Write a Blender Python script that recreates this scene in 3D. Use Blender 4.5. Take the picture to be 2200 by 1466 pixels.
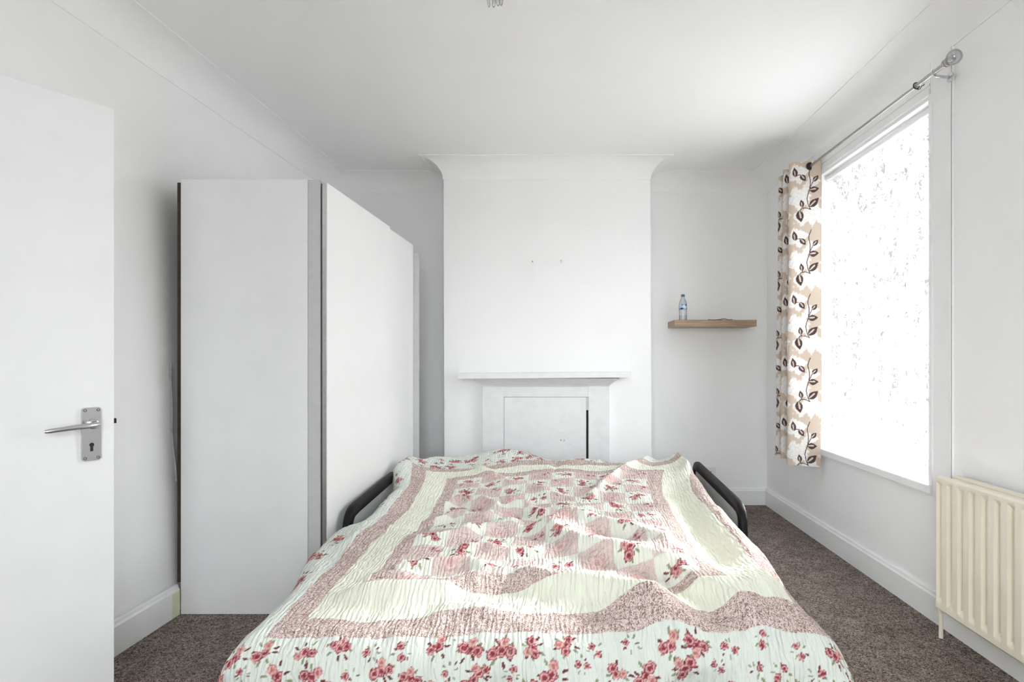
import bpy, bmesh, math, random
import numpy as np
from mathutils import Vector, Matrix

random.seed(7)
rng = np.random.default_rng(11)
scene = bpy.context.scene
for o in list(bpy.data.objects):
    bpy.data.objects.remove(o)
COL = scene.collection

# ------------------------------------------------------------------ camera
FPX = 1286.0                      # focal length in pixels of a 2200 px wide frame
cam_d = bpy.data.cameras.new('camera')
cam_d.sensor_width = 36.0
cam_d.lens = FPX / 2200.0 * 36.0
cam_d.shift_x = -115.0 / 2200.0
cam_d.shift_y = 39.0 / 2200.0
cam_d.clip_start = 0.05
cam = bpy.data.objects.new('camera', cam_d)
COL.objects.link(cam)
cam.location = (0, 0, 1.18)
cam.rotation_euler = (math.radians(90), 0, 0)
scene.camera = cam

# ------------------------------------------------------------------ sky, daylight, exposure
SKY = 9.0
EXPO = 0.78
world = bpy.data.worlds.new('overcast_sky')
scene.world = world
world.use_nodes = True
_nt = world.node_tree; _bg = _nt.nodes['Background']; _bg.inputs[1].default_value = SKY
_tc = _nt.nodes.new('ShaderNodeTexCoord'); _sx = _nt.nodes.new('ShaderNodeSeparateXYZ'); _rp = _nt.nodes.new('ShaderNodeValToRGB')
_nt.links.new(_tc.outputs['Generated'], _sx.inputs[0])
_mr = _nt.nodes.new('ShaderNodeMapRange'); _mr.inputs['From Min'].default_value = -0.06; _mr.inputs['From Max'].default_value = 0.04
_nt.links.new(_sx.outputs['Z'], _mr.inputs['Value']); _nt.links.new(_mr.outputs[0], _rp.inputs[0]); _nt.links.new(_rp.outputs[0], _bg.inputs[0])
_rp.color_ramp.elements[0].color = (0.42, 0.42, 0.41, 1)      # pale pavement and housefronts below the horizon
_rp.color_ramp.elements[1].color = (0.96, 0.98, 1.0, 1)       # overcast sky

YN_ = -1.0
def portal(name, loc, rot, sx, sy):
    d = bpy.data.lights.new(name, 'AREA'); d.shape = 'RECTANGLE'; d.size = sx; d.size_y = sy
    d.cycles.is_portal = True
    o = bpy.data.objects.new(name, d); COL.objects.link(o)
    o.location = loc; o.rotation_euler = rot
    return o
# sky portals sit in the window openings and only steer the sampling of the sky
portal('window_sky_portal', (1.86, 3.285, 1.48), (0, math.radians(90), 0), 1.9, 1.25)
portal('added_window_sky_portal', (0.0, YN_ - 0.06, 1.55), (math.radians(90), 0, 0), 1.40, 1.60)  # portal for the added fill window behind the camera

# hazy sun coming in through the window and its net curtain
sd_ = bpy.data.lights.new('hazy_sun', 'SUN'); sd_.energy = 12.0; sd_.angle = math.radians(15); sd_.color = (1.0, 0.985, 0.96)
so_ = bpy.data.objects.new('hazy_sun', sd_); COL.objects.link(so_); so_.location = (4, 5, 4)
so_.rotation_euler = Vector((-0.69, -0.46, -0.555)).to_track_quat('-Z', 'Y').to_euler()

vs = scene.view_settings
vs.view_transform = 'Standard'
vs.look = 'None'
vs.exposure = EXPO
vs.gamma = 1.0
vs.use_curve_mapping = False
scene.cycles.max_bounces = 7
scene.cycles.diffuse_bounces = 6
scene.cycles.glossy_bounces = 3
scene.cycles.transparent_max_bounces = 10
scene.cycles.sample_clamp_indirect = 10
scene.cycles.adaptive_threshold = 0.2

# ------------------------------------------------------------------ helpers
def s2l(c):
    c = np.asarray(c, float) / 255.0
    return np.where(c <= 0.04045, c / 12.92, ((c + 0.055) / 1.055) ** 2.4)

def rgb(r, g, b):
    v = s2l((r, g, b)); return (float(v[0]), float(v[1]), float(v[2]), 1.0)

def mat(name, color, rough=0.5, metal=0.0, noise=None, bump=None, spec=0.5, coords='Object'):
    m = bpy.data.materials.new(name); m.use_nodes = True
    nt = m.node_tree; b = nt.nodes['Principled BSDF']
    b.inputs['Base Color'].default_value = color
    b.inputs['Roughness'].default_value = rough
    b.inputs['Metallic'].default_value = metal
    b.inputs['Specular IOR Level'].default_value = spec
    tc = nt.nodes.new('ShaderNodeTexCoord')
    if noise:
        sc, amt = noise
        n = nt.nodes.new('ShaderNodeTexNoise'); n.inputs['Scale'].default_value = sc; n.inputs['Detail'].default_value = 1.0
        nt.links.new(tc.outputs[coords], n.inputs['Vector'])
        mx = nt.nodes.new('ShaderNodeMix'); mx.data_type = 'RGBA'
        mx.inputs['A'].default_value = color
        mx.inputs['B'].default_value = tuple(c * (1 - amt) for c in color[:3]) + (1,)
        rp = nt.nodes.new('ShaderNodeValToRGB'); rp.color_ramp.elements[0].position = 0.42; rp.color_ramp.elements[1].position = 0.72
        nt.links.new(n.outputs['Fac'], rp.inputs[0]); nt.links.new(rp.outputs[0], mx.inputs['Factor'])
        nt.links.new(mx.outputs['Result'], b.inputs['Base Color'])
    if bump:
        sc, st, dist = bump
        n2 = nt.nodes.new('ShaderNodeTexNoise'); n2.inputs['Scale'].default_value = sc; n2.inputs['Detail'].default_value = 2
        nt.links.new(tc.outputs[coords], n2.inputs['Vector'])
        bp = nt.nodes.new('ShaderNodeBump'); bp.inputs['Strength'].default_value = st; bp.inputs['Distance'].default_value = dist
        nt.links.new(n2.outputs['Fac'], bp.inputs['Height']); nt.links.new(bp.outputs[0], b.inputs['Normal'])
    return m

def link(o, parent=None):
    COL.objects.link(o)
    if parent is not None: o.parent = parent
    return o

def obj(name, bm, m, parent=None, smooth=False, bevel=0.0, seg=2, autosmooth=None):
    if bevel > 0:
        bmesh.ops.bevel(bm, geom=[e for e in bm.edges if len(e.link_faces) == 2 and e.calc_face_angle(0) > 0.5],
                        offset=bevel, segments=seg, affect='EDGES', profile=0.5, clamp_overlap=True)
    bmesh.ops.recalc_face_normals(bm, faces=bm.faces)
    me = bpy.data.meshes.new(name); 
    if smooth:
        for f in bm.faces: f.smooth = True
        ang = autosmooth if autosmooth else math.radians(40)
        for e in bm.edges:
            if len(e.link_faces) == 2 and e.calc_face_angle(0) > ang: e.smooth = False
    bm.to_mesh(me); bm.free()
    me.materials.append(m)
    return link(bpy.data.objects.new(name, me), parent)

def tag(o, label, cat, group=None):
    o['label'] = label; o['category'] = cat
    if group: o['group'] = group
    return o

def struct(o, label=None, cat=None):
    o['kind'] = 'structure'
    if label: o['label'] = label
    if cat: o['category'] = cat
    return o

def thing(name, label, cat, loc=(0, 0, 0), rotz=0.0, group=None):
    o = bpy.data.objects.new(name, None); COL.objects.link(o)
    o.location = loc; o.rotation_euler = (0, 0, rotz); o.empty_display_size = 0.1
    return tag(o, label, cat, group)

def B():
    return bmesh.new()

def hexa(bm, p):
    """box from 8 corners: bottom 4 (ccw) then top 4"""
    v = [bm.verts.new(q) for q in p]
    for f in ((3, 2, 1, 0), (4, 5, 6, 7), (0, 1, 5, 4), (1, 2, 6, 5), (2, 3, 7, 6), (3, 0, 4, 7)):
        bm.faces.new([v[i] for i in f])
    return bm

def box(bm, x0, x1, y0, y1, z0, z1):
    return hexa(bm, [(x0, y0, z0), (x1, y0, z0), (x1, y1, z0), (x0, y1, z0),
                     (x0, y0, z1), (x1, y0, z1), (x1, y1, z1), (x0, y1, z1)])

def tube(bm, path, r, n=12, cap=True):
    path = [Vector(p) for p in path]
    rr = r if isinstance(r, (list, tuple)) else [r] * len(path)
    rings = []
    t0 = (path[1] - path[0]).normalized()
    up = Vector((0, 0, 1)) if abs(t0.z) < 0.9 else Vector((1, 0, 0))
    nrm = (up - t0 * up.dot(t0)).normalized()
    for i, p in enumerate(path):
        a = path[max(i - 1, 0)]; c = path[min(i + 1, len(path) - 1)]
        t = (c - a).normalized()
        nrm = (nrm - t * nrm.dot(t)).normalized(); bi = t.cross(nrm)
        rings.append([bm.verts.new(p + (nrm * math.cos(2 * math.pi * k / n) + bi * math.sin(2 * math.pi * k / n)) * rr[i]) for k in range(n)])
    for i in range(len(rings) - 1):
        for k in range(n):
            bm.faces.new((rings[i][k], rings[i][(k + 1) % n], rings[i + 1][(k + 1) % n], rings[i + 1][k]))
    if cap:
        bm.faces.new(rings[0][::-1]); bm.faces.new(rings[-1])
    return bm

def lathe(bm, prof, n=24, mtx=None):
    """prof: list of (r, z), revolved about z"""
    mtx = mtx or Matrix.Identity(4)
    rings = []
    for r, z in prof:
        if r < 1e-6:
            rings.append([bm.verts.new(mtx @ Vector((0, 0, z)))])
        else:
            rings.append([bm.verts.new(mtx @ Vector((r * math.cos(2 * math.pi * k / n), r * math.sin(2 * math.pi * k / n), z))) for k in range(n)])
    for a, b in zip(rings, rings[1:]):
        for k in range(n):
            k2 = (k + 1) % n
            if len(a) == 1 and len(b) == 1: continue
            if len(a) == 1: bm.faces.new((a[0], b[k2], b[k]))
            elif len(b) == 1: bm.faces.new((a[k], a[k2], b[0]))
            else: bm.faces.new((a[k], a[k2], b[k2], b[k]))
    return bm

def torus(bm, R, r, mtx, n=24, m=10):
    vs_ = [[bm.verts.new(mtx @ Vector(((R + r * math.cos(2 * math.pi * j / m)) * math.cos(2 * math.pi * i / n),
                                       (R + r * math.cos(2 * math.pi * j / m)) * math.sin(2 * math.pi * i / n),
                                       r * math.sin(2 * math.pi * j / m)))) for j in range(m)] for i in range(n)]
    for i in range(n):
        for j in range(m):
            bm.faces.new((vs_[i][j], vs_[(i + 1) % n][j], vs_[(i + 1) % n][(j + 1) % m], vs_[i][(j + 1) % m]))
    return bm

def ss(x, a, b):
    t = np.clip((np.asarray(x, float) - a) / (b - a), 0, 1)
    return t * t * (3 - 2 * t)

# ------------------------------------------------------------------ room dimensions
YB = 4.856            # back wall of the alcoves
YF = 4.495            # face of the chimney breast
YN = -1.0             # wall behind the camera
ZC = 2.667            # ceiling
CP, CD = 0.145, 0.132 # cornice projection and drop
def xr(y): return 1.634 + 0.017 * (YB - y)               # right wall, slightly out of square
def xl(y, z=0.0):                                         # left wall leans outward towards the top
    b = -1.80 - 0.005 * (YB - y); t = -1.885 - 0.021 * (YB - y)
    return b + (t - b) * min(z / 2.54, 1.0)
CHX0, CHX1 = -0.916, 0.636

# ------------------------------------------------------------------ materials
M = {}
M['wall'] = mat('white_wall_paint', (0.925, 0.927, 0.928, 1), 0.62, noise=(3.0, 0.015), spec=0.25)
M['ceiling'] = mat('white_ceiling_paint', (0.92, 0.922, 0.922, 1), 0.75, noise=(2.0, 0.012))
M['trim'] = mat('white_gloss_trim', (0.89, 0.895, 0.90, 1), 0.35, noise=(8.0, 0.02))
M['mantel'] = mat('white_mantel_paint', (0.80, 0.805, 0.81, 1), 0.4, noise=(14.0, 0.05), bump=(60, 0.06, 0.003))
M['door'] = mat('white_door_gloss', (0.83, 0.83, 0.835, 1), 0.22, noise=(5.0, 0.03), bump=(260, 0.06, 0.001))
M['wardrobe'] = mat('white_wardrobe_foil', (0.84, 0.84, 0.845, 1), 0.33, noise=(6.0, 0.025))
M['wdoor'] = mat('white_wardrobe_door', (0.88, 0.88, 0.88, 1), 0.3, noise=(6.0, 0.015))
M['wstrip'] = mat('grey_filler_strip', (0.56, 0.56, 0.565, 1), 0.45, noise=(20.0, 0.05))
M['alu'] = mat('brushed_aluminium', (0.72, 0.72, 0.73, 1), 0.28, 1.0, noise=(60.0, 0.08))
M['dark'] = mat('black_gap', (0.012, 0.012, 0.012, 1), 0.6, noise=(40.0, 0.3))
M['brown'] = mat('brown_gap_shade', rgb(70, 56, 46), 0.8, noise=(50.0, 0.3))  # colour of the deep shade between wardrobe and wall
M['chrome'] = mat('satin_chrome', (0.62, 0.62, 0.64, 1), 0.25, 1.0, noise=(90.0, 0.06))
M['nickel'] = mat('satin_nickel_rod', rgb(178, 174, 168), 0.3, 1.0, noise=(70.0, 0.08))
M['black'] = mat('black_vinyl', (0.006, 0.006, 0.0065, 1), 0.5, noise=(30.0, 0.2), bump=(400, 0.1, 0.0006), spec=0.2)
M['armpanel'] = mat('pale_grey_arm_panel', rgb(206, 209, 211), 0.35, noise=(10.0, 0.03))
M['radiator'] = mat('cream_radiator_enamel', rgb(240, 233, 216), 0.38, noise=(9.0, 0.04))
M['socket'] = mat('white_socket_plastic', (0.84, 0.84, 0.84, 1), 0.3, noise=(30, 0.02))
M['mattress'] = mat('sofa_mattress_cloth', rgb(200, 196, 188), 0.9, noise=(60.0, 0.1))
M['white_plastic'] = mat('white_plastic', (0.85, 0.85, 0.86, 1), 0.3, noise=(20, 0.02))
M['paper'] = mat('white_paper', (0.88, 0.88, 0.9, 1), 0.6, noise=(40, 0.03))
M['cap'] = mat('teal_cap_plastic', rgb(60, 120, 140), 0.35, noise=(30, 0.1))
M['edge'] = mat('raw_yellowed_gloss', rgb(226, 228, 196), 0.4, noise=(30, 0.06))

def carpet_mat():
    m = bpy.data.materials.new('taupe_twist_carpet'); m.use_nodes = True
    nt = m.node_tree; b = nt.nodes['Principled BSDF']; b.inputs['Roughness'].default_value = 0.95
    b.inputs['Specular IOR Level'].default_value = 0.1
    tc = nt.nodes.new('ShaderNodeTexCoord')
    n = nt.nodes.new('ShaderNodeTexNoise'); n.inputs['Scale'].default_value = 62; n.inputs['Detail'].default_value = 1.0; n.inputs['Distortion'].default_value = 1.6
    nt.links.new(tc.outputs['Object'], n.inputs['Vector'])
    sub = nt.nodes.new('ShaderNodeMath'); sub.operation = 'SUBTRACT'; sub.inputs[1].default_value = 0.5
    ab = nt.nodes.new('ShaderNodeMath'); ab.operation = 'ABSOLUTE'
    nt.links.new(n.outputs['Fac'], sub.inputs[0]); nt.links.new(sub.outputs[0], ab.inputs[0])
    rp = nt.nodes.new('ShaderNodeValToRGB')
    e = rp.color_ramp.elements
    e[0].position = 0.0; e[0].color = rgb(168, 155, 147)
    e[1].position = 0.12; e[1].color = rgb(84, 75, 70)
    e2 = rp.color_ramp.elements.new(0.045); e2.color = rgb(134, 122, 115)
    nt.links.new(ab.outputs[0], rp.inputs[0])
    big = nt.nodes.new('ShaderNodeTexNoise'); big.inputs['Scale'].default_value = 9; big.inputs['Detail'].default_value = 3
    nt.links.new(tc.outputs['Object'], big.inputs['Vector'])
    fine = nt.nodes.new('ShaderNodeTexNoise'); fine.inputs['Scale'].default_value = 420; fine.inputs['Detail'].default_value = 2
    nt.links.new(tc.outputs['Object'], fine.inputs['Vector'])
    mx = nt.nodes.new('ShaderNodeMix'); mx.data_type = 'RGBA'; mx.blend_type = 'OVERLAY'; mx.inputs['Factor'].default_value = 0.55
    nt.links.new(rp.outputs[0], mx.inputs['A']); nt.links.new(fine.outputs['Fac'], mx.inputs['B'])
    mx2 = nt.nodes.new('ShaderNodeMix'); mx2.data_type = 'RGBA'; mx2.blend_type = 'SOFT_LIGHT'; mx2.inputs['Factor'].default_value = 0.5
    nt.links.new(mx.outputs['Result'], mx2.inputs['A']); nt.links.new(big.outputs['Fac'], mx2.inputs['B'])
    nt.links.new(mx2.outputs['Result'], b.inputs['Base Color'])
    bp = nt.nodes.new('ShaderNodeBump'); bp.inputs['Strength'].default_value = 0.8; bp.inputs['Distance'].default_value = 0.006; bp.invert = True
    nt.links.new(ab.outputs[0], bp.inputs['Height']); nt.links.new(bp.outputs[0], b.inputs['Normal'])
    return m
M['carpet'] = carpet_mat()

def wood_mat():
    m = bpy.data.materials.new('oak_effect_shelf'); m.use_nodes = True
    nt = m.node_tree; b = nt.nodes['Principled BSDF']; b.inputs['Roughness'].default_value = 0.45
    tc = nt.nodes.new('ShaderNodeTexCoord'); mp = nt.nodes.new('ShaderNodeMapping'); mp.inputs['Scale'].default_value = (3, 60, 90)
    nt.links.new(tc.outputs['Object'], mp.inputs['Vector'])
    n = nt.nodes.new('ShaderNodeTexNoise'); n.inputs['Scale'].default_value = 1.6; n.inputs['Detail'].default_value = 6; n.inputs['Distortion'].default_value = 0.6
    nt.links.new(mp.outputs[0], n.inputs['Vector'])
    rp = nt.nodes.new('ShaderNodeValToRGB'); e = rp.color_ramp.elements
    e[0].position = 0.3; e[0].color = rgb(134, 112, 88); e[1].position = 0.75; e[1].color = rgb(192, 166, 136)
    nt.links.new(n.outputs['Fac'], rp.inputs[0]); nt.links.new(rp.outputs[0], b.inputs['Base Color'])
    return m
M['wood'] = wood_mat()

def glass_mat(name, tint=(1, 1, 1, 1), gloss=0.08, rough=0.02):
    m = bpy.data.materials.new(name); m.use_nodes = True
    nt = m.node_tree; nt.nodes.clear()
    out = nt.nodes.new('ShaderNodeOutputMaterial'); mx = nt.nodes.new('ShaderNodeMixShader')
    tr = nt.nodes.new('ShaderNodeBsdfTransparent'); tr.inputs[0].default_value = tint
    gl = nt.nodes.new('ShaderNodeBsdfGlossy'); gl.inputs['Roughness'].default_value = rough
    lw = nt.nodes.new('ShaderNodeLayerWeight'); lw.inputs[0].default_value = 0.25
    mul = nt.nodes.new('ShaderNodeMath'); mul.operation = 'MULTIPLY_ADD'; mul.inputs[1].default_value = 0.5; mul.inputs[2].default_value = gloss
    nt.links.new(lw.outputs['Fresnel'], mul.inputs[0]); nt.links.new(mul.outputs[0], mx.inputs[0])
    nt.links.new(tr.outputs[0], mx.inputs[1]); nt.links.new(gl.outputs[0], mx.inputs[2]); nt.links.new(mx.outputs[0], out.inputs[0])
    return m
M['glass'] = glass_mat('window_glass', (0.97, 0.98, 0.98, 1), 0.03)
M['bottle'] = glass_mat('clear_bottle_plastic', (0.93, 0.95, 0.97, 1), 0.10, 0.08)
M['crystal'] = glass_mat('clear_glass_drop', (0.86, 0.86, 0.87, 1), 0.2, 0.05)

def cloth_mat(name, attr, translucency=0.0, wave=None, speck=False, rough=0.9):
    """print colour comes from the mesh's colour layer (dye), relief and fine print from nodes on the cloth UVs"""
    m = bpy.data.materials.new(name); m.use_nodes = True
    nt = m.node_tree; b = nt.nodes['Principled BSDF']; b.inputs['Roughness'].default_value = rough
    b.inputs['Specular IOR Level'].default_value = 0.15
    at = nt.nodes.new('ShaderNodeAttribute'); at.attribute_name = attr
    uv = nt.nodes.new('ShaderNodeUVMap'); uv.uv_map = 'cloth'
    col = at.outputs['Color']
    if speck:
        sp = nt.nodes.new('ShaderNodeAttribute'); sp.attribute_name = 'speck'
        n = nt.nodes.new('ShaderNodeTexNoise'); n.inputs['Scale'].default_value = 140; n.inputs['Detail'].default_value = 1.5; n.inputs['Distortion'].default_value = 1.2
        nt.links.new(uv.outputs[0], n.inputs['Vector'])
        sub = nt.nodes.new('ShaderNodeMath'); sub.operation = 'SUBTRACT'; sub.inputs[1].default_value = 0.5
        ab = nt.nodes.new('ShaderNodeMath'); ab.operation = 'ABSOLUTE'
        nt.links.new(n.outputs['Fac'], sub.inputs[0]); nt.links.new(sub.outputs[0], ab.inputs[0])
        rp = nt.nodes.new('ShaderNodeValToRGB'); e = rp.color_ramp.elements
        e[0].position = 0.05; e[0].color = (0, 0, 0, 1); e[1].position = 0.10; e[1].color = (1, 1, 1, 1)
        nt.links.new(ab.outputs[0], rp.inputs[0])
        fac = nt.nodes.new('ShaderNodeMath'); fac.operation = 'MULTIPLY'
        nt.links.new(rp.outputs[0], fac.inputs[0]); nt.links.new(sp.outputs['Fac'], fac.inputs[1])
        mx = nt.nodes.new('ShaderNodeMix'); mx.data_type = 'RGBA'
        mx.inputs['B'].default_value = rgb(138, 106, 100)
        nt.links.new(fac.outputs[0], mx.inputs['Factor']); nt.links.new(col, mx.inputs['A'])
        col = mx.outputs['Result']
    nt.links.new(col, b.inputs['Base Color'])
    if wave:
        sx, dist, st, d = wave
        mp = nt.nodes.new('ShaderNodeMapping'); mp.inputs['Scale'].default_value = (1, 0.35, 1)
        nt.links.new(uv.outputs[0], mp.inputs['Vector'])
        w = nt.nodes.new('ShaderNodeTexWave'); w.wave_type = 'BANDS'; w.bands_direction = 'X'
        w.inputs['Scale'].default_value = sx; w.inputs['Distortion'].default_value = dist
        w.inputs['Detail'].default_value = 2; w.inputs['Detail Scale'].default_value = 1.5
        nt.links.new(mp.outputs[0], w.inputs['Vector'])
        n3 = nt.nodes.new('ShaderNodeTexNoise'); n3.inputs['Scale'].default_value = 105; n3.inputs['Detail'].default_value = 2; n3.inputs['Distortion'].default_value = 0.6
        nt.links.new(mp.outputs[0], n3.inputs['Vector'])
        ad = nt.nodes.new('ShaderNodeMath'); ad.operation = 'MULTIPLY_ADD'; ad.inputs[1].default_value = 0.45
        nt.links.new(w.outputs['Fac'], ad.inputs[0]); nt.links.new(n3.outputs['Fac'], ad.inputs[2])
        bp = nt.nodes.new('ShaderNodeBump'); bp.inputs['Strength'].default_value = st; bp.inputs['Distance'].default_value = d
        nt.links.new(ad.outputs[0], bp.inputs['Height']); nt.links.new(bp.outputs[0], b.inputs['Normal'])
    if translucency > 0:
        out = nt.nodes['Material Output']; tl = nt.nodes.new('ShaderNodeBsdfTranslucent'); ms = nt.nodes.new('ShaderNodeMixShader')
        ms.inputs[0].default_value = translucency
        nt.links.new(col, tl.inputs[0]); nt.links.new(b.outputs[0], ms.inputs[1]); nt.links.new(tl.outputs[0], ms.inputs[2])
        nt.links.new(ms.outputs[0], out.inputs['Surface'])
    return m

def lace_mat():
    m = bpy.data.materials.new('white_net_lace'); m.use_nodes = True
    nt = m.node_tree; nt.nodes.clear()
    out = nt.nodes.new('ShaderNodeOutputMaterial')
    uv = nt.nodes.new('ShaderNodeUVMap'); uv.uv_map = 'cloth'
    def ridge(scale, dist, w):
        n = nt.nodes.new('ShaderNodeTexNoise'); n.inputs['Scale'].default_value = scale; n.inputs['Detail'].default_value = 0.5; n.inputs['Distortion'].default_value = dist
        nt.links.new(uv.outputs[0], n.inputs['Vector'])
        s = nt.nodes.new('ShaderNodeMath'); s.operation = 'SUBTRACT'; s.inputs[1].default_value = 0.5
        a = nt.nodes.new('ShaderNodeMath'); a.operation = 'ABSOLUTE'
        l = nt.nodes.new('ShaderNodeMath'); l.operation = 'LESS_THAN'; l.inputs[1].default_value = w
        nt.links.new(n.outputs['Fac'], s.inputs[0]); nt.links.new(s.outputs[0], a.inputs[0]); nt.links.new(a.outputs[0], l.inputs[0])
        return l.outputs[0]
    big = nt.nodes.new('ShaderNodeTexNoise'); big.inputs['Scale'].default_value = 7; big.inputs['Detail'].default_value = 1
    nt.links.new(uv.outputs[0], big.inputs['Vector'])
    gt = nt.nodes.new('ShaderNodeMath'); gt.operation = 'GREATER_THAN'; gt.inputs[1].default_value = 0.505
    nt.links.new(big.outputs['Fac'], gt.inputs[0])
    mul = nt.nodes.new('ShaderNodeMath'); mul.operation = 'MULTIPLY'
    nt.links.new(ridge(24, 1.6, 0.066), mul.inputs[0]); nt.links.new(gt.outputs[0], mul.inputs[1])
    fac = nt.nodes.new('ShaderNodeMath'); fac.operation = 'MULTIPLY_ADD'; fac.inputs[1].default_value = 0.60; fac.inputs[2].default_value = 0.40
    nt.links.new(mul.outputs[0], fac.inputs[0])
    tr = nt.nodes.new('ShaderNodeBsdfTransparent')
    df = nt.nodes.new('ShaderNodeBsdfDiffuse'); df.inputs[0].default_value = (0.93, 0.93, 0.96, 1)
    tl = nt.nodes.new('ShaderNodeBsdfTranslucent'); tl.inputs[0].default_value = (0.86, 0.86, 0.88, 1)
    m1 = nt.nodes.new('ShaderNodeMixShader'); inv = nt.nodes.new('ShaderNodeMath'); inv.operation = 'MULTIPLY_ADD'; inv.inputs[1].default_value = -0.5; inv.inputs[2].default_value = 0.5
    nt.links.new(mul.outputs[0], inv.inputs[0]); nt.links.new(inv.outputs[0], m1.inputs[0])
    nt.links.new(df.outputs[0], m1.inputs[1]); nt.links.new(tl.outputs[0], m1.inputs[2])
    m2 = nt.nodes.new('ShaderNodeMixShader'); nt.links.new(fac.outputs[0], m2.inputs[0])
    nt.links.new(tr.outputs[0], m2.inputs[1]); nt.links.new(m1.outputs[0], m2.inputs[2]); nt.links.new(m2.outputs[0], out.inputs[0])
    return m
M['lace'] = lace_mat()

# ------------------------------------------------------------------ grid cloth mesh from numpy arrays
def grid_mesh(name, P, UV, color=None, speck=None, material=None, parent=None, flip=False):
    """P (n,m,3), UV (n,m,2), color (n,m,3) linear"""
    n, m_ = P.shape[:2]
    me = bpy.data.meshes.new(name)
    idx = np.arange(n * m_).reshape(n, m_)
    q = np.stack([idx[:-1, :-1], idx[1:, :-1], idx[1:, 1:], idx[:-1, 1:]], -1).reshape(-1, 4)
    if flip: q = q[:, ::-1]
    nf = len(q)
    me.vertices.add(n * m_); me.vertices.foreach_set('co', P.reshape(-1).astype(np.float32))
    me.loops.add(nf * 4); me.loops.foreach_set('vertex_index', q.reshape(-1).astype(np.int32))
    me.polygons.add(nf)
    me.polygons.foreach_set('loop_start', np.arange(0, nf * 4, 4, dtype=np.int32))
    me.polygons.foreach_set('use_smooth', np.ones(nf, dtype=bool))
    me.update(calc_edges=True)
    uvl = me.uv_layers.new(name='cloth')
    uvl.data.foreach_set('uv', UV.reshape(-1, 2)[q.reshape(-1)].reshape(-1).astype(np.float32))
    if color is not None:
        ca = me.color_attributes.new('dye', 'FLOAT_COLOR', 'POINT')
        c4 = np.concatenate([color.reshape(-1, 3), np.ones((n * m_, 1))], 1)
        ca.data.foreach_set('color', c4.reshape(-1).astype(np.float32))
    if speck is not None:
        a = me.attributes.new('speck', 'FLOAT', 'POINT')
        a.data.foreach_set('value', speck.reshape(-1).astype(np.float32))
    me.materials.append(material)
    me.validate()
    return link(bpy.data.objects.new(name, me), parent)

# ================================================================== SETTING
# floor and ceiling
bm = B(); box(bm, -3.2, 2.05, YN - 0.1, YB + 0.12, -0.08, 0.0)
struct(obj('floor', bm, M['carpet']), 'taupe grey twist-pile carpet covering the bedroom floor', 'carpet')
bm = B(); box(bm, -3.2, 2.05, YN - 0.1, YB + 0.12, ZC, ZC + 0.08)
struct(obj('ceiling', bm, M['ceiling']), 'plain white painted ceiling', 'ceiling')

# left wall: leaning plane in pieces around the doorway (y 0.47..1.28)
def wall_piece_left(bm, y0, y1, z0, z1):
    t = 0.12
    hexa(bm, [(xl(y0, z0) - t, y0, z0), (xl(y0, z0), y0, z0), (xl(y1, z0), y1, z0), (xl(y1, z0) - t, y1, z0),
              (xl(y0, z1) - t, y0, z1), (xl(y0, z1), y0, z1), (xl(y1, z1), y1, z1), (xl(y1, z1) - t, y1, z1)])
bm = B()
wall_piece_left(bm, 1.30, YB + 0.12, 0, 2.54); wall_piece_left(bm, YN, 0.49, 0, 2.54); wall_piece_left(bm, 0.49, 1.30, 2.02, 2.54)
wall_piece_left(bm, YN, YB + 0.12, 2.54, ZC)
struct(obj('wall_left', bm, M['wall']), 'white painted wall behind door and wardrobe', 'wall')
# landing beyond the doorway
bm = B(); box(bm, -3.1, -3.0, YN, 2.6, 0, ZC); box(bm, -3.1, -1.97, YN - 0.1, YN, 0, ZC); box(bm, -3.1, -1.97, 2.6, 2.7, 0, ZC)
struct(obj('wall_landing', bm, M['wall']), 'white landing wall beyond the open doorway', 'wall')
# back wall
bm = B(); box(bm, -2.1, 1.9, YB, YB + 0.12, 0, ZC)
struct(obj('wall_back', bm, M['wall']), 'white back wall of the two alcoves', 'wall')
bm = B(); hexa(bm, [(CHX0 + 0.008, YF, 0), (CHX1 + 0.012, YF, 0), (CHX1 + 0.012, YB + 0.01, 0), (CHX0 + 0.008, YB + 0.01, 0),
                    (CHX0, YF, ZC), (CHX1, YF, ZC), (CHX1, YB + 0.01, ZC), (CHX0, YB + 0.01, ZC)])
struct(obj('wall_chimney', bm, M['wall'], bevel=0.008), 'white chimney breast projecting between two alcoves', 'chimney breast')
FX0, FX1, FZ0, FZ1 = -0.70, 0.70, 0.75, 2.35  # opening cut for the added fill window
bm = B(); box(bm, -2.1, FX0, YN - 0.1, YN, 0, ZC); box(bm, FX1, 1.9, YN - 0.1, YN, 0, ZC); box(bm, FX0, FX1, YN - 0.1, YN, 0, FZ0); box(bm, FX0, FX1, YN - 0.1, YN, FZ1, ZC)
struct(obj('wall_front', bm, M['wall']), 'white wall at the near end of the room', 'wall')
# right wall with two window openings
WY0, WY1, WZ0, WZ1 = 2.72, 3.85, 0.60, 2.36
def rpiece(bm, y0, y1, z0, z1, a=0.0, b=0.30):
    """block on the right wall: a = inward offset of its face (negative = proud of the wall), b = depth outward"""
    hexa(bm, [(xr(y0) + a, y0, z0), (xr(y0) + b, y0, z0), (xr(y1) + b, y1, z0), (xr(y1) + a, y1, z0),
              (xr(y0) + a, y0, z1), (xr(y0) + b, y0, z1), (xr(y1) + b, y1, z1), (xr(y1) + a, y1, z1)])
    return bm
bm = B()
rpiece(bm, YN, WY0, 0, ZC); rpiece(bm, WY1, YB + 0.12, 0, ZC)
for a, b in ((WY0, WY1),):
    rpiece(bm, a, b, 0, WZ0); rpiece(bm, a, b, WZ1, ZC)
struct(obj('wall_right', bm, M['wall']), 'white window wall on the right', 'wall')

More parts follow.
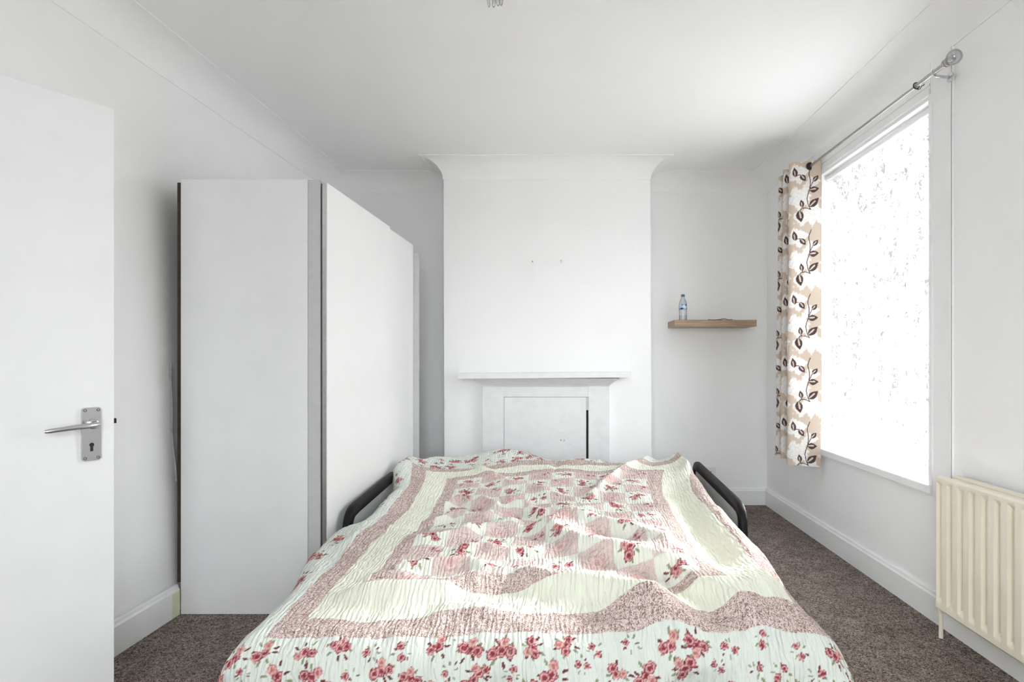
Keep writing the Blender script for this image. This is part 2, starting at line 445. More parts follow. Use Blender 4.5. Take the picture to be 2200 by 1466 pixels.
# coved cornice swept along the walls with mitred corners
def cornice():
    pts = [(xl(YN, 2.6), YN), (xl(YB, 2.6), YB), (CHX0, YB), (CHX0, YF), (CHX1, YF), (CHX1, YB), (xr(YB), YB), (xr(YN), YN)]
    prof = [(0.0, -CD - 0.005), (0.005, -CD - 0.005), (0.005, -CD)]
    for k in range(1, 12):
        t = math.pi / 2 * k / 12
        prof.append((CP - (CP - 0.005) * math.cos(t), -CD + (CD - 0.005) * math.sin(t)))
    prof += [(CP, -0.005), (CP + 0.006, -0.005), (CP + 0.006, 0.0005)]
    P = [Vector(p) for p in pts]
    rings = []
    for i, p in enumerate(P):
        def nrm(a, b):
            d = (b - a).normalized(); return Vector((d.y, -d.x))     # right-hand side = inside the room
        if i == 0: mv = nrm(P[0], P[1])
        elif i == len(P) - 1: mv = nrm(P[-2], P[-1])
        else:
            n1 = nrm(P[i - 1], p); n2 = nrm(p, P[i + 1]); s = n1 + n2
            mv = s * (2.0 / s.length_squared)
        rings.append([(p.x + mv.x * o, p.y + mv.y * o, ZC + dz) for o, dz in prof])
    bm = B()
    for i in range(len(rings) - 1):
        a = [bm.verts.new(q) for q in rings[i]]; b = [bm.verts.new(q) for q in rings[i + 1]]
        for k in range(len(prof) - 1):
            bm.faces.new((a[k], b[k], b[k + 1], a[k + 1]))
    return struct(obj('trim_1', bm, M['ceiling'], smooth=True, autosmooth=math.radians(50)), 'white plaster coved cornice running round the room', 'cornice')
cornice()

# baseboards (body with a chamfered top)
def skirting(name, p0, p1, n, h=0.136, t=0.02, label='', z=0.0):
    """p0,p1 wall line; n = unit inward normal"""
    prof = [(0, z), (t, z), (t, h - 0.022), (t - 0.006, h - 0.014), (t - 0.008, h - 0.003), (t - 0.011, h), (0, h)]
    bm = B()
    a = [bm.verts.new((p0[0] + n[0] * o, p0[1] + n[1] * o, zz)) for o, zz in prof]
    b = [bm.verts.new((p1[0] + n[0] * o, p1[1] + n[1] * o, zz)) for o, zz in prof]
    k = len(prof)
    for i in range(k): bm.faces.new((a[i], a[(i + 1) % k], b[(i + 1) % k], b[i]))
    bm.faces.new(a[::-1]); bm.faces.new(b)
    return struct(obj(name, bm, M['trim']), label, 'skirting board')
bl = skirting('baseboard_left', (-1.812, 1.36), (-1.805, 2.768), (1, 0), 0.138, 0.022, 'white skirting board between the door and the wardrobe')
bm = B(); box(bm, -1.7835, -1.7815, 2.715, 2.766, 0.002, 0.112)
obj('bare_patch', bm, M['edge'], bl)['label'] = 'yellowed unpainted strip at the end of the skirting'
skirting('baseboard_back', (CHX1 + 0.012, YB), (xr(YB) - 0.02, YB), (0, -1), 0.136, 0.02, 'white skirting board along the alcove under the oak shelf')
skirting('baseboard_right', (xr(YB), YB), (xr(YN), YN), (-1, 0), 0.136, 0.02, 'white skirting board below the window and radiator')

# ------------------------------------------------------------------ windows
def sash_window(name, y0, y1, label, with_details=True):
    root = bpy.data.objects.new(name, None); COL.objects.link(root)
    struct(root, label, 'window')
    root.location = (xr((y0 + y1) / 2) + 0.15, (y0 + y1) / 2, WZ0)
    L = root.location.copy()
    def part(nm, bm, m, parent=None, **k):
        bmesh.ops.translate(bm, vec=-L, verts=bm.verts)
        return obj(nm, bm, m, parent or root, **k)
    bm = B()   # box frame
    rpiece(bm, y0, y0 + 0.045, WZ0, WZ1, 0.08, 0.24); rpiece(bm, y1 - 0.045, y1, WZ0, WZ1, 0.08, 0.24)
    rpiece(bm, y0 + 0.045, y1 - 0.045, WZ1 - 0.04, WZ1, 0.08, 0.24); rpiece(bm, y0 + 0.045, y1 - 0.045, WZ0, WZ0 + 0.04, 0.08, 0.24)
    part('window_frame', bm, M['trim'])
    zm = 1.47
    for nm, za, zb, d in (('upper_sash', zm - 0.02, WZ1 - 0.04, 0.175), ('lower_sash', WZ0 + 0.04, zm + 0.02, 0.125)):
        a, b = y0 + 0.045, y1 - 0.045
        bm = B(); w = 0.045
        rpiece(bm, a, a + w, za, zb, d, d + 0.04); rpiece(bm, b - w, b, za, zb, d, d + 0.04)
        rpiece(bm, a + w, b - w, zb - w, zb, d, d + 0.04); rpiece(bm, a + w, b - w, za, za + w, d, d + 0.04)
        s = part(nm, bm, M['trim'])
        bm = B(); rpiece(bm, a + w, b - w, za + w, zb - w, d + 0.017, d + 0.023)
        part('pane', bm, M['glass'], s)
    bm = B(); rpiece(bm, y0 - 0.02, y1 + 0.03, WZ0 - 0.03, WZ0 + 0.012, -0.035, 0.085)
    part('window_sill', bm, M['trim'], bevel=0.006)
    # architrave: flat board, raised inner bead and outer fillet
    for (a, b, nm) in ((y0 - 0.145, y0 - 0.002, 'architrave'), (y1 + 0.002, y1 + 0.10, 'architrave')):
        bm = B(); rpiece(bm, a, b, WZ0 - 0.03, 2.528, -0.014, 0.0)
        if a < y0: rpiece(bm, b - 0.022, b, WZ0 + 0.012, WZ1 + 0.02, -0.022, -0.012); rpiece(bm, a, a + 0.010, WZ0 - 0.03, 2.528, -0.017, -0.012)
        else: rpiece(bm, a, a + 0.02, WZ0 + 0.012, WZ1 + 0.02, -0.022, -0.012)
        part(nm, bm, M['trim'])
    bm = B(); rpiece(bm, y0, y1, WZ1 + 0.0, 2.528, -0.014, 0.0)
    rpiece(bm, y0, y1, WZ1 + 0.018, WZ1 + 0.05, -0.024, -0.012); rpiece(bm, y0, y1, WZ1 + 0.066, WZ1 + 0.074, -0.018, -0.012)
    part('architrave_head', bm, M['trim'])
    return root
sash_window('window_1', WY0, WY1, 'white sash window veiled by a net curtain')
w2 = bpy.data.objects.new('window_added', None); COL.objects.link(w2); w2.location = (0, YN - 0.05, FZ0)  # added window in the unseen near wall, lets in soft frontal fill
struct(w2, 'white casement window added in the unseen wall behind the camera for frontal light', 'window')
bm = B()
for (a, b) in ((FX0, FX0 + 0.05), (-0.03, 0.03), (FX1 - 0.05, FX1)): box(bm, a, b, -0.03, 0.03, 0, FZ1 - FZ0)
for (a, b) in ((FX0 + 0.05, -0.03), (0.03, FX1 - 0.05)): box(bm, a, b, -0.03, 0.03, 0, 0.05); box(bm, a, b, -0.03, 0.03, FZ1 - FZ0 - 0.05, FZ1 - FZ0)
obj('window_frame', bm, M['trim'], w2)
for (a, b) in ((FX0 + 0.05, -0.03), (0.03, FX1 - 0.05)):
    bm = B(); box(bm, a, b, -0.003, 0.003, 0.05, FZ1 - FZ0 - 0.05); obj('pane', bm, M['glass'], w2)

# ------------------------------------------------------------------ door
HX, HY = -1.854, 1.28
ang = math.atan2(1.93 - HY, -1.456 - HX)
door = bpy.data.objects.new('door_1', None); COL.objects.link(door)
door.location = (HX, HY, 0.0); door.rotation_euler = (0, 0, ang)
struct(door, 'white flush door standing open with a chrome lever handle', 'door')
bm = B(); box(bm, 0, 0.762, 0.0, 0.036, 0.012, 1.985)
obj('leaf', bm, M['door'], door, bevel=0.002)
def yplate(bm, prof, y0, y1):
    a = [bm.verts.new((x, y0, z)) for x, z in prof]; b = [bm.verts.new((x, y1, z)) for x, z in prof]
    n = len(prof)
    for i in range(n): bm.faces.new((a[i], a[(i + 1) % n], b[(i + 1) % n], b[i]))
    bm.faces.new(a[::-1]); bm.faces.new(b)
    return bm
def rrect(cx, cz, w, h, r, n=5):
    out = []
    for (sx, sz, a0) in ((1, 1, 0), (-1, 1, 90), (-1, -1, 180), (1, -1, 270)):
        for k in range(n + 1):
            t = math.radians(a0 + 90 * k / n)
            out.append((cx + sx * (w / 2 - r) + r * math.cos(t), cz + sz * (h / 2 - r) + r * math.sin(t)))
    return out
SP = 0.699
hp = obj('handle_plate', yplate(B(), rrect(SP, 0.946, 0.05, 0.166, 0.008), -0.009, 0.0), M['chrome'], door, bevel=0.002)
hp['label'] = 'satin chrome handle plate with keyhole'
bm = B(); tube(bm, [(SP + 0.004, -0.006, 0.977), (SP + 0.004, -0.03, 0.977), (SP + 0.002, -0.042, 0.977), (SP - 0.012, -0.050, 0.9765), (SP - 0.05, -0.052, 0.975), (SP - 0.118, -0.050, 0.969), (SP - 0.128, -0.046, 0.968)],
               [0.011, 0.0085, 0.009, 0.0088, 0.0082, 0.0072, 0.005], 14)
lathe(bm, [(0.0, 0.0), (0.016, 0.0), (0.016, 0.006), (0.012, 0.009), (0.0, 0.009)], 18, Matrix.Translation((SP + 0.004, -0.008, 0.977)) @ Matrix.Rotation(math.radians(90), 4, 'X'))
obj('lever', bm, M['chrome'], hp, smooth=True)
kh = []
for k in range(13):
    t = math.radians(-55 + 290 * k / 12); kh.append((SP + 0.0065 * math.cos(t), 0.912 + 0.0065 * math.sin(t)))
kh += [(SP - 0.004, 0.892), (SP + 0.004, 0.892)]
obj('keyhole', yplate(B(), kh, -0.0094, -0.0085), M['dark'], hp)
for sx in (-1, 1):
    for zz in (0.871, 1.02):
        bm = B(); lathe(bm, [(0, 0.0), (0.0042, 0.0), (0.0042, 0.0018), (0.0025, 0.0006), (0, 0.0006)], 12, Matrix.Translation((SP + sx * 0.017, -0.0082, zz)) @ Matrix.Rotation(math.radians(90), 4, 'X'))
        obj('screw', bm, M['dark'], hp)
bm = B(); box(bm, 0.759, 0.774, 0.012, 0.024, 0.972, 0.988)
obj('latch', bm, M['dark'], door, bevel=0.002)
for zz in (0.25, 1.75):
    bm = B(); tube(bm, [(-0.004, 0.0, zz - 0.04), (-0.004, 0.0, zz + 0.04)], 0.007, 10); box(bm, 0.0, 0.03, -0.001, 0.001, zz - 0.04, zz + 0.04)
    obj('hinge', bm, M['chrome'], door)
# door lining in the wall
bm = B()
for (a, b) in ((0.43, 0.50), (1.295, 1.365)):
    hexa(bm, [(xl(a, 0) - 0.0, a, 0), (xl(a, 0) + 0.018, a, 0), (xl(b, 0) + 0.018, b, 0), (xl(b, 0), b, 0),
              (xl(a, 2.06) - 0.0, a, 2.08), (xl(a, 2.06) + 0.018, a, 2.08), (xl(b, 2.06) + 0.018, b, 2.08), (xl(b, 2.06), b, 2.08)])
box(bm, xl(0.9, 2.05) - 0.01, xl(0.9, 2.05) + 0.018, 0.50, 1.295, 2.01, 2.08)
struct(obj('trim_2', bm, M['trim']), 'white door casing round the open doorway', 'door casing')

# ================================================================== THINGS
# ------------------------------------------------------------------ wardrobe
WYN, WLEN, WH = 2.77, 1.53, 2.012
WSK = 0.023        # the run is slightly out of square with its end panel, like the wall behind it
wr = thing('wardrobe', 'tall white sliding-door wardrobe standing against the left wall', 'wardrobe', (-1.78, WYN, 0.0))
# local axes: x = depth out of the wall (0..0.672), y = length
def wbox(nm, x0, x1, y0, y1, z0, z1, m, parent=None, bevel=0.0012):
    a, b = WSK * y0, WSK * y1
    bm = hexa(B(), [(x0 + a, y0, z0), (x1 + a, y0, z0), (x1 + b, y1, z0), (x0 + b, y1, z0), (x0 + a, y0, z1), (x1 + a, y0, z1), (x1 + b, y1, z1), (x0 + b, y1, z1)])
    return obj(nm, bm, m, parent or wr, bevel=bevel)
wbox('side_panel', 0.0, 0.586, 0.0, 0.018, 0.0, WH, M['wardrobe'])['label'] = 'white end panel facing the camera'
wbox('side_panel', 0.0, 0.586, WLEN - 0.018, WLEN, 0.0, WH, M['wardrobe'])
wbox('top_panel', 0.0, 0.586, 0.018, WLEN - 0.018, WH - 0.022, WH - 0.004, M['wardrobe'])
wbox('bottom_panel', 0.0, 0.586, 0.018, WLEN - 0.018, 0.06, 0.08, M['wardrobe'])
wbox('gap_shade_strip', -0.022, -0.001, 0.008, WLEN - 0.02, 0.145, WH - 0.012, M['brown'])['label'] = 'brown strip standing in for the deep shade behind the wardrobe'  # brown strip put in as the deep shade between wardrobe and wall
wbox('cover_strip', 0.5875, 0.643, 0.004, 0.022, 0.0, WH - 0.001, M['wstrip'])['label'] = 'grey filler strip beside the sliding door'
wbox('cover_strip', 0.5875, 0.69, WLEN, WLEN + 0.018, 0.0, WH - 0.075, M['wstrip'])
wbox('top_rail', 0.588, 0.642, 0.024, WLEN - 0.002, WH - 0.06, WH - 0.012, M['alu'])
wbox('bottom_rail', 0.588, 0.642, 0.024, WLEN - 0.002, 0.0, 0.03, M['alu'])
d1 = wbox('sliding_door', 0.652, 0.672, 0.012, 0.93, 0.02, WH - 0.012, M['wdoor']); d1['label'] = 'white sliding door in front'
wbox('edge_profile', 0.6515, 0.6705, 0.006, 0.0115, 0.02, WH - 0.012, M['alu'], d1, 0.0005)
d2 = wbox('sliding_door', 0.644, 0.6512, 0.80, WLEN - 0.004, 0.02, WH - 0.012, M['wdoor']); d2['label'] = 'white sliding door set behind the first'
wbox('door_gap_shade', 0.6432, 0.6508, 0.016, 0.024, 0.02, WH - 0.014, M['dark'])  # solid black strip painting the shade in the slit beside the door
for xx in (0.05, 0.5):
    wbox('plinth_foot', xx, xx + 0.05, 0.03, 0.08, 0.0, 0.06, M['wardrobe'])

# cable hanging in the gap behind the wardrobe
bm = B(); tube(bm, [(-1.811, 2.745, 1.16), (-1.8115, 2.744, 1.10), (-1.806, 2.742, 1.02), (-1.803, 2.741, 0.94), (-1.805, 2.742, 0.86), (-1.801, 2.744, 0.78), (-1.793, 2.748, 0.70), (-1.790, 2.752, 0.62)], 0.004, 8)
tag(obj('cable', bm, mat('grey_cable', rgb(150, 152, 156), 0.4, noise=(30, 0.2)), smooth=True), 'thin grey cable hanging in the gap beside the wardrobe', 'cable')

# ------------------------------------------------------------------ fireplace surround
fp = thing('fireplace_surround', 'white painted fireplace surround with mantel shelf and boarded opening', 'fireplace', (-0.145, YF, 0.0))
def fbox(nm, x0, x1, y0, y1, z0, z1, m=None, parent=None, bevel=0.003):
    bm = B(); box(bm, x0 + 0.145, x1 + 0.145, y0 - YF, y1 - YF, z0, z1); return obj(nm, bm, m or M['mantel'], parent or fp, bevel=bevel)
yj = 4.452
bm = B(); hexa(bm, [(-0.782 + .145, 4.335 - YF, 1.038), (0.474 + .145, 4.335 - YF, 1.047), (0.474 + .145, 0, 1.047), (-0.782 + .145, 0, 1.038),
                    (-0.782 + .145, 4.335 - YF, 1.077), (0.474 + .145, 4.335 - YF, 1.088), (0.474 + .145, 0, 1.088), (-0.782 + .145, 0, 1.077)])
obj('mantel_shelf', bm, M['mantel'], fp, bevel=0.006)
# flared bed-mould under the shelf
bm = B(); n = 8
ra, rb = [], []
for k in range(n + 1):
    t = k / n; fl = 0.075 * (1 - math.cos(t * math.pi / 2)) ** 0.8
    z = 0.972 + 0.068 * t
    ra.append(((-0.612 - fl) + .145, yj - fl - YF, z)); rb.append(((0.322 + fl) + .145, yj - fl - YF, z))
va = [bm.verts.new(p) for p in ra]; vb = [bm.verts.new(p) for p in rb]
vc = [bm.verts.new((p[0], 0, p[2])) for p in ra]; vd = [bm.verts.new((p[0], 0, p[2])) for p in rb]
for k in range(n):
    bm.faces.new((va[k], vb[k], vb[k + 1], va[k + 1])); bm.faces.new((vc[k], va[k], va[k + 1], vc[k + 1])); bm.faces.new((vb[k], vd[k], vd[k + 1], vb[k + 1]))
bm.faces.new((va[0], vc[0], vd[0], vb[0])); bm.faces.new((va[n], vb[n], vd[n], vc[n]))
obj('bed_mould', bm, M['mantel'], fp)
def jamb(x0, x1, inner):
    bm = B()
    # mitred top at the inner corner
    return fbox('jamb', x0, x1, yj, YF, 0.0, 0.972)
fbox('jamb', -0.616, -0.459, yj, YF, 0.0, 0.975); fbox('jamb', 0.171, 0.326, yj - 0.004, YF, 0.0, 0.975)
fbox('frieze', -0.459, 0.171, yj + 0.0005, YF, 0.9, 0.975)
fbox('opening_back', -0.459, 0.171, YF - 0.006, YF, 0.0, 0.9, M['dark'], bevel=0)
bd = fbox('fire_board', -0.4565, 0.154, yj + 0.008, YF - 0.008, 0.0, 0.8975, bevel=0.001); bd['label'] = 'painted board closing the fireplace'
fbox('fillet', 0.155, 0.1695, yj + 0.006, YF - 0.008, 0.80, 0.8975, bevel=0.001)
fbox('chip', -0.035 - 0.003, -0.035 + 0.003, yj + 0.0065, yj + 0.010, 0.572, 0.579, M['dark'], bd, 0)
for (x0, z0, x1, z1) in ((-0.018, 0.579, -0.006, 0.579), (-0.006, 0.579, -0.006, 0.57), (-0.006, 0.57, -0.018, 0.57)):
    bm = B(); tube(bm, [(x0 + .145, yj + 0.008 - YF, z0), (x1 + .145, yj + 0.008 - YF, z1)], 0.0009, 6); obj('scratch', bm, M['dark'], bd)
# pencil-thin scratches on the board
for s in range(5):
    p = []; x0 = -0.10 + 0.035 * s; z0 = 0.55 + 0.03 * ((s * 7) % 4)
    for k in range(9):
        t = k / 8; p.append((x0 + 0.16 * t - 0.05 + .145, yj + 0.0082 - YF, z0 + 0.02 * math.sin(3 * t + s) - 0.05 * t * (1 if s % 2 else -1)))
    bm = B(); tube(bm, p, 0.0006, 5); obj('scratch', bm, M['wstrip'], bd)

# nails in the chimney breast
for i, (px, pz, lab) in enumerate(((-0.2475, 1.908, 'small white picture nail, the left of two above the mantel'), (-0.034, 1.914, 'small white picture nail, the right of two above the mantel'))):
    bm = B(); tube(bm, [(px, YF + 0.004, pz), (px, YF - 0.014, pz + 0.003), (px, YF - 0.017, pz + 0.010)], [0.0022, 0.0022, 0.002], 8)
    lathe(bm, [(0, 0), (0.006, 0), (0.005, 0.004), (0, 0.004)], 12, Matrix.Translation((px, YF, pz - 0.006)) @ Matrix.Rotation(math.radians(90), 4, 'X'))
    lathe(bm, [(0, 0), (0.005, 0), (0.004, 0.004), (0, 0.004)], 12, Matrix.Translation((px, YF, pz + 0.006)) @ Matrix.Rotation(math.radians(90), 4, 'X'))
    tag(obj('picture_nail', bm, M['chrome']), lab, 'nail', 'picture nails above the mantel')

# ------------------------------------------------------------------ floating shelf, bottle, paper
bm = B(); hexa(bm, [(0.83, 4.556, 1.430), (1.455, 4.556, 1.430), (1.455, YB, 1.430), (0.83, YB, 1.430),
                    (0.83, 4.556, 1.479), (1.455, 4.556, 1.479), (1.455, YB, 1.479), (0.83, YB, 1.479)])
tag(obj('floating_shelf', bm, M['wood'], bevel=0.0015), 'thick oak-effect floating shelf on the right alcove wall', 'shelf')
BX, BY, BZ = 0.922, 4.70, 1.4795
bt = thing('water_bottle', 'small clear plastic water bottle with blue cap on the shelf', 'bottle', (BX, BY, BZ))
prof = [(0.0, 0.004), (0.018, 0.002), (0.027, 0.0), (0.031, 0.006), (0.031, 0.02), (0.0295, 0.024), (0.031, 0.03), (0.0305, 0.06), (0.0295, 0.066), (0.031, 0.074), (0.031, 0.128),
        (0.0295, 0.142), (0.024, 0.160), (0.015, 0.176), (0.0125, 0.181), (0.0125, 0.187), (0.015, 0.188), (0.015, 0.190), (0.0122, 0.191), (0.0122, 0.198)]
bm = B(); lathe(bm, prof, 28); obj('bottle_body', bm, M['bottle'], bt, smooth=True)
bm = B(); lathe(bm, [(0, 0.003), (0.0285, 0.003), (0.0295, 0.006), (0.0293, 0.045), (0, 0.045)], 28); obj('water', bm, glass_mat('water', (0.93, 0.96, 0.98, 1), 0.05), bt, smooth=True)
def label_mat():
    m = bpy.data.materials.new('blue_white_label'); m.use_nodes = True
    nt = m.node_tree; b = nt.nodes['Principled BSDF']; b.inputs['Roughness'].default_value = 0.35
    tc = nt.nodes.new('ShaderNodeTexCoord'); mp = nt.nodes.new('ShaderNodeMapping'); mp.inputs['Scale'].default_value = (26, 26, 22); mp.inputs['Location'].default_value = (0.35, 0.2, 0.4)
    nt.links.new(tc.outputs['Object'], mp.inputs[0])
    n = nt.nodes.new('ShaderNodeTexNoise'); n.inputs['Scale'].default_value = 1.2; n.inputs['Detail'].default_value = 1
    nt.links.new(mp.outputs[0], n.inputs['Vector'])
    rp = nt.nodes.new('ShaderNodeValToRGB'); e = rp.color_ramp.elements; e[0].position = 0.42; e[0].color = rgb(44, 56, 120); e[1].position = 0.55; e[1].color = rgb(214, 224, 240)
    e2 = rp.color_ramp.elements.new(0.48); e2.color = rgb(110, 140, 190)
    nt.links.new(n.outputs['Fac'], rp.inputs[0]); nt.links.new(rp.outputs[0], b.inputs['Base Color'])
    return m
bm = B(); lathe(bm, [(0.0313, 0.092), (0.0316, 0.092), (0.0316, 0.130), (0.0313, 0.130)], 28); obj('label_band', bm, label_mat(), bt, smooth=True)['label'] = 'blue and white label'
bm = B(); lathe(bm, [(0, 0.209), (0.0125, 0.209), (0.0142, 0.207), (0.0145, 0.193), (0.0135, 0.1915), (0, 0.1915)], 24); obj('cap', bm, M['cap'], bt, smooth=True)
# crumpled paper on the shelf
n = 16
X, Y = np.meshgrid(np.linspace(-0.09, 0.09, n), np.linspace(-0.05, 0.05, n), indexing='ij')
Z = 0.006 + 0.022 * np.exp(-((X - 0.03) ** 2) / 0.0004 - Y ** 2 / 0.002) + 0.003 * np.sin(60 * X + 33 * Y) * np.cos(50 * Y)
Z = np.maximum(Z, 0.0012)
pw = grid_mesh('paper_scrap', np.stack([X + 0.12 * Y, Y, Z], -1), np.stack([X, Y], -1), material=M['paper'])
pw.location = (1.19, 4.612, 1.479)
so = pw.modifiers.new('thickness', 'SOLIDIFY'); so.thickness = 0.0008
tag(pw, 'crumpled scrap of white paper lying on the oak shelf', 'paper')

# wall socket in the alcove
sk = thing('wall_socket', 'white double wall socket low on the alcove wall behind the bed', 'socket', (1.142, YB, 0.262))
bm = B(); box(bm, -0.073, 0.073, -0.012, 0.0, -0.043, 0.043); obj('face_plate', bm, M['socket'], sk, bevel=0.004)
for sx in (-0.035, 0.035):
    bm = B(); box(bm, sx - 0.007, sx + 0.007, -0.016, -0.011, 0.016, 0.034); obj('rocker_switch', bm, M['socket'], sk, bevel=0.0015)
    bm = B(); box(bm, sx - 0.002, sx + 0.002, -0.0126, -0.0115, 0.002, 0.012); box(bm, sx - 0.014, sx - 0.007, -0.0126, -0.0115, -0.02, -0.016); box(bm, sx + 0.007, sx + 0.014, -0.0126, -0.0115, -0.02, -0.016)
    obj('pin_hole', bm, M['dark'], sk)

# ------------------------------------------------------------------ curtain rod
RZ = 2.414
def rod(y): return xr(y) - 0.088
cr = thing('curtain_rod', 'slim satin metal curtain rod with ball finial above the window', 'curtain rod', (rod(3.3), 3.3, RZ))
def rp_(y, dz=0.0, dx=0.0): return (rod(y) + dx - rod(3.3), y - 3.3, dz)
bm = B(); tube(bm, [rp_(2.52), rp_(3.0), rp_(3.6), rp_(4.2)], 0.0075, 14); obj('pole', bm, M['nickel'], cr, smooth=True)
bm = B(); tube(bm, [rp_(2.72), rp_(2.50)], 0.0095, 14); obj('telescopic_sleeve', bm, M['nickel'], cr, smooth=True)
q = Matrix.Translation(rp_(2.50)) @ Matrix.Rotation(math.radians(90), 4, 'X')
bm = B(); lathe(bm, [(0, -0.004), (0.016, -0.004), (0.018, 0.0), (0.017, 0.006), (0.011, 0.009), (0.011, 0.013), (0.018, 0.017), (0.0185, 0.022), (0.012, 0.027), (0.010, 0.032)], 20, q)
fn = obj('finial', bm, M['nickel'], cr, smooth=True)
bm = B(); lathe(bm, [(0, 0.030), (0.010, 0.0305), (0.022, 0.036), (0.0285, 0.048), (0.030, 0.058), (0.0275, 0.070), (0.019, 0.080), (0.008, 0.0845), (0, 0.085)], 24, q)
obj('finial_ball', bm, M['crystal'], fn, smooth=True)['label'] = 'clear ball end of the curtain rod'
bm = B(); lathe(bm, [(0, 0.03), (0.012, 0.03), (0.014, 0.05), (0.009, 0.058), (0, 0.06)], 16, q); obj('finial_core', bm, M['chrome'], fn, smooth=True)
for yb in (2.575, 4.16):
    bm = B()
    tube(bm, [rp_(yb, -0.008), rp_(yb, -0.016, 0.012), rp_(yb, -0.02, 0.05), rp_(yb, -0.02, 0.076 if yb > 3 else 0.07)], 0.006, 10)
    lathe(bm, [(0, 0), (0.02, 0), (0.02, 0.004), (0.014, 0.008), (0, 0.008)], 18, Matrix.Translation(rp_(yb, -0.02, 0.087 if yb > 3 else 0.073)) @ Matrix.Rotation(math.radians(-90), 4, 'Y'))
    torus(bm, 0.0095, 0.003, Matrix.Translation(rp_(yb)) @ Matrix.Rotation(math.radians(90), 4, 'X'), 18, 8)
    obj('bracket', bm, M['chrome'], cr, smooth=True)
# leftover curtain ring
rg = thing('curtain_ring', 'loose metal curtain ring with a hook hanging on the bare rod', 'curtain ring', (rod(2.70), 2.70, RZ))
bm = B(); torus(bm, 0.0135, 0.0028, Matrix.Rotation(math.radians(90), 4, 'X'), 22, 8); obj('ring', bm, M['dark'], rg, smooth=True)
bm = B(); tube(bm, [(0, 0, -0.0135), (0.004, -0.006, -0.02), (0.006, -0.018, -0.021), (0.006, -0.03, -0.015), (0.006, -0.044, -0.018), (0.006, -0.05, -0.016)], 0.002, 8); obj('hook', bm, M['dark'], rg, smooth=True)

# ------------------------------------------------------------------ printed curtain
def leaf(C, U, V, tip, base, width, col_out, col_in, gap=0.25):
    """pointed leaf between base and tip painted on colour array C"""
    bx, by = base; tx, ty = tip
    dx, dy = tx - bx, ty - by; Ln = math.hypot(dx, dy); dx /= Ln; dy /= Ln
    a = ((U - bx) * dx + (V - by) * dy) / Ln
    c = ((U - bx) * -dy + (V - by) * dx) / width
    prof = np.clip(np.sin(np.pi * np.clip(a, 0, 1) ** 0.8), 0, 1) * 0.5
    ins = (a > 0) & (a < 1) & (np.abs(c) < prof)
    lit = (a > 0.02) & (a < 0.66) & (np.abs(c - 0.06) < prof * gap)
    C[ins] = col_out; C[ins & lit] = col_in
def stroke(C, U, V, pts, w, col):
    P = np.array(pts, float); 
    # Catmull-Rom sampled
    Q = []
    for i in range(len(P) - 1):
        p0 = P[max(i - 1, 0)]; p1 = P[i]; p2 = P[i + 1]; p3 = P[min(i + 2, len(P) - 1)]
        for t in np.linspace(0, 1, 8, endpoint=False):
            Q.append(0.5 * ((2 * p1) + (-p0 + p2) * t + (2 * p0 - 5 * p1 + 4 * p2 - p3) * t ** 2 + (-p0 + 3 * p1 - 3 * p2 + p3) * t ** 3))
    Q.append(P[-1]); Q = np.array(Q)
    for a, b in zip(Q, Q[1:]):
        d = b - a; L2 = (d ** 2).sum() + 1e-12
        t = np.clip(((U - a[0]) * d[0] + (V - a[1]) * d[1]) / L2, 0, 1)
        dist = np.hypot(U - a[0] - t * d[0], V - a[1] - t * d[1])
        C[dist < w] = col

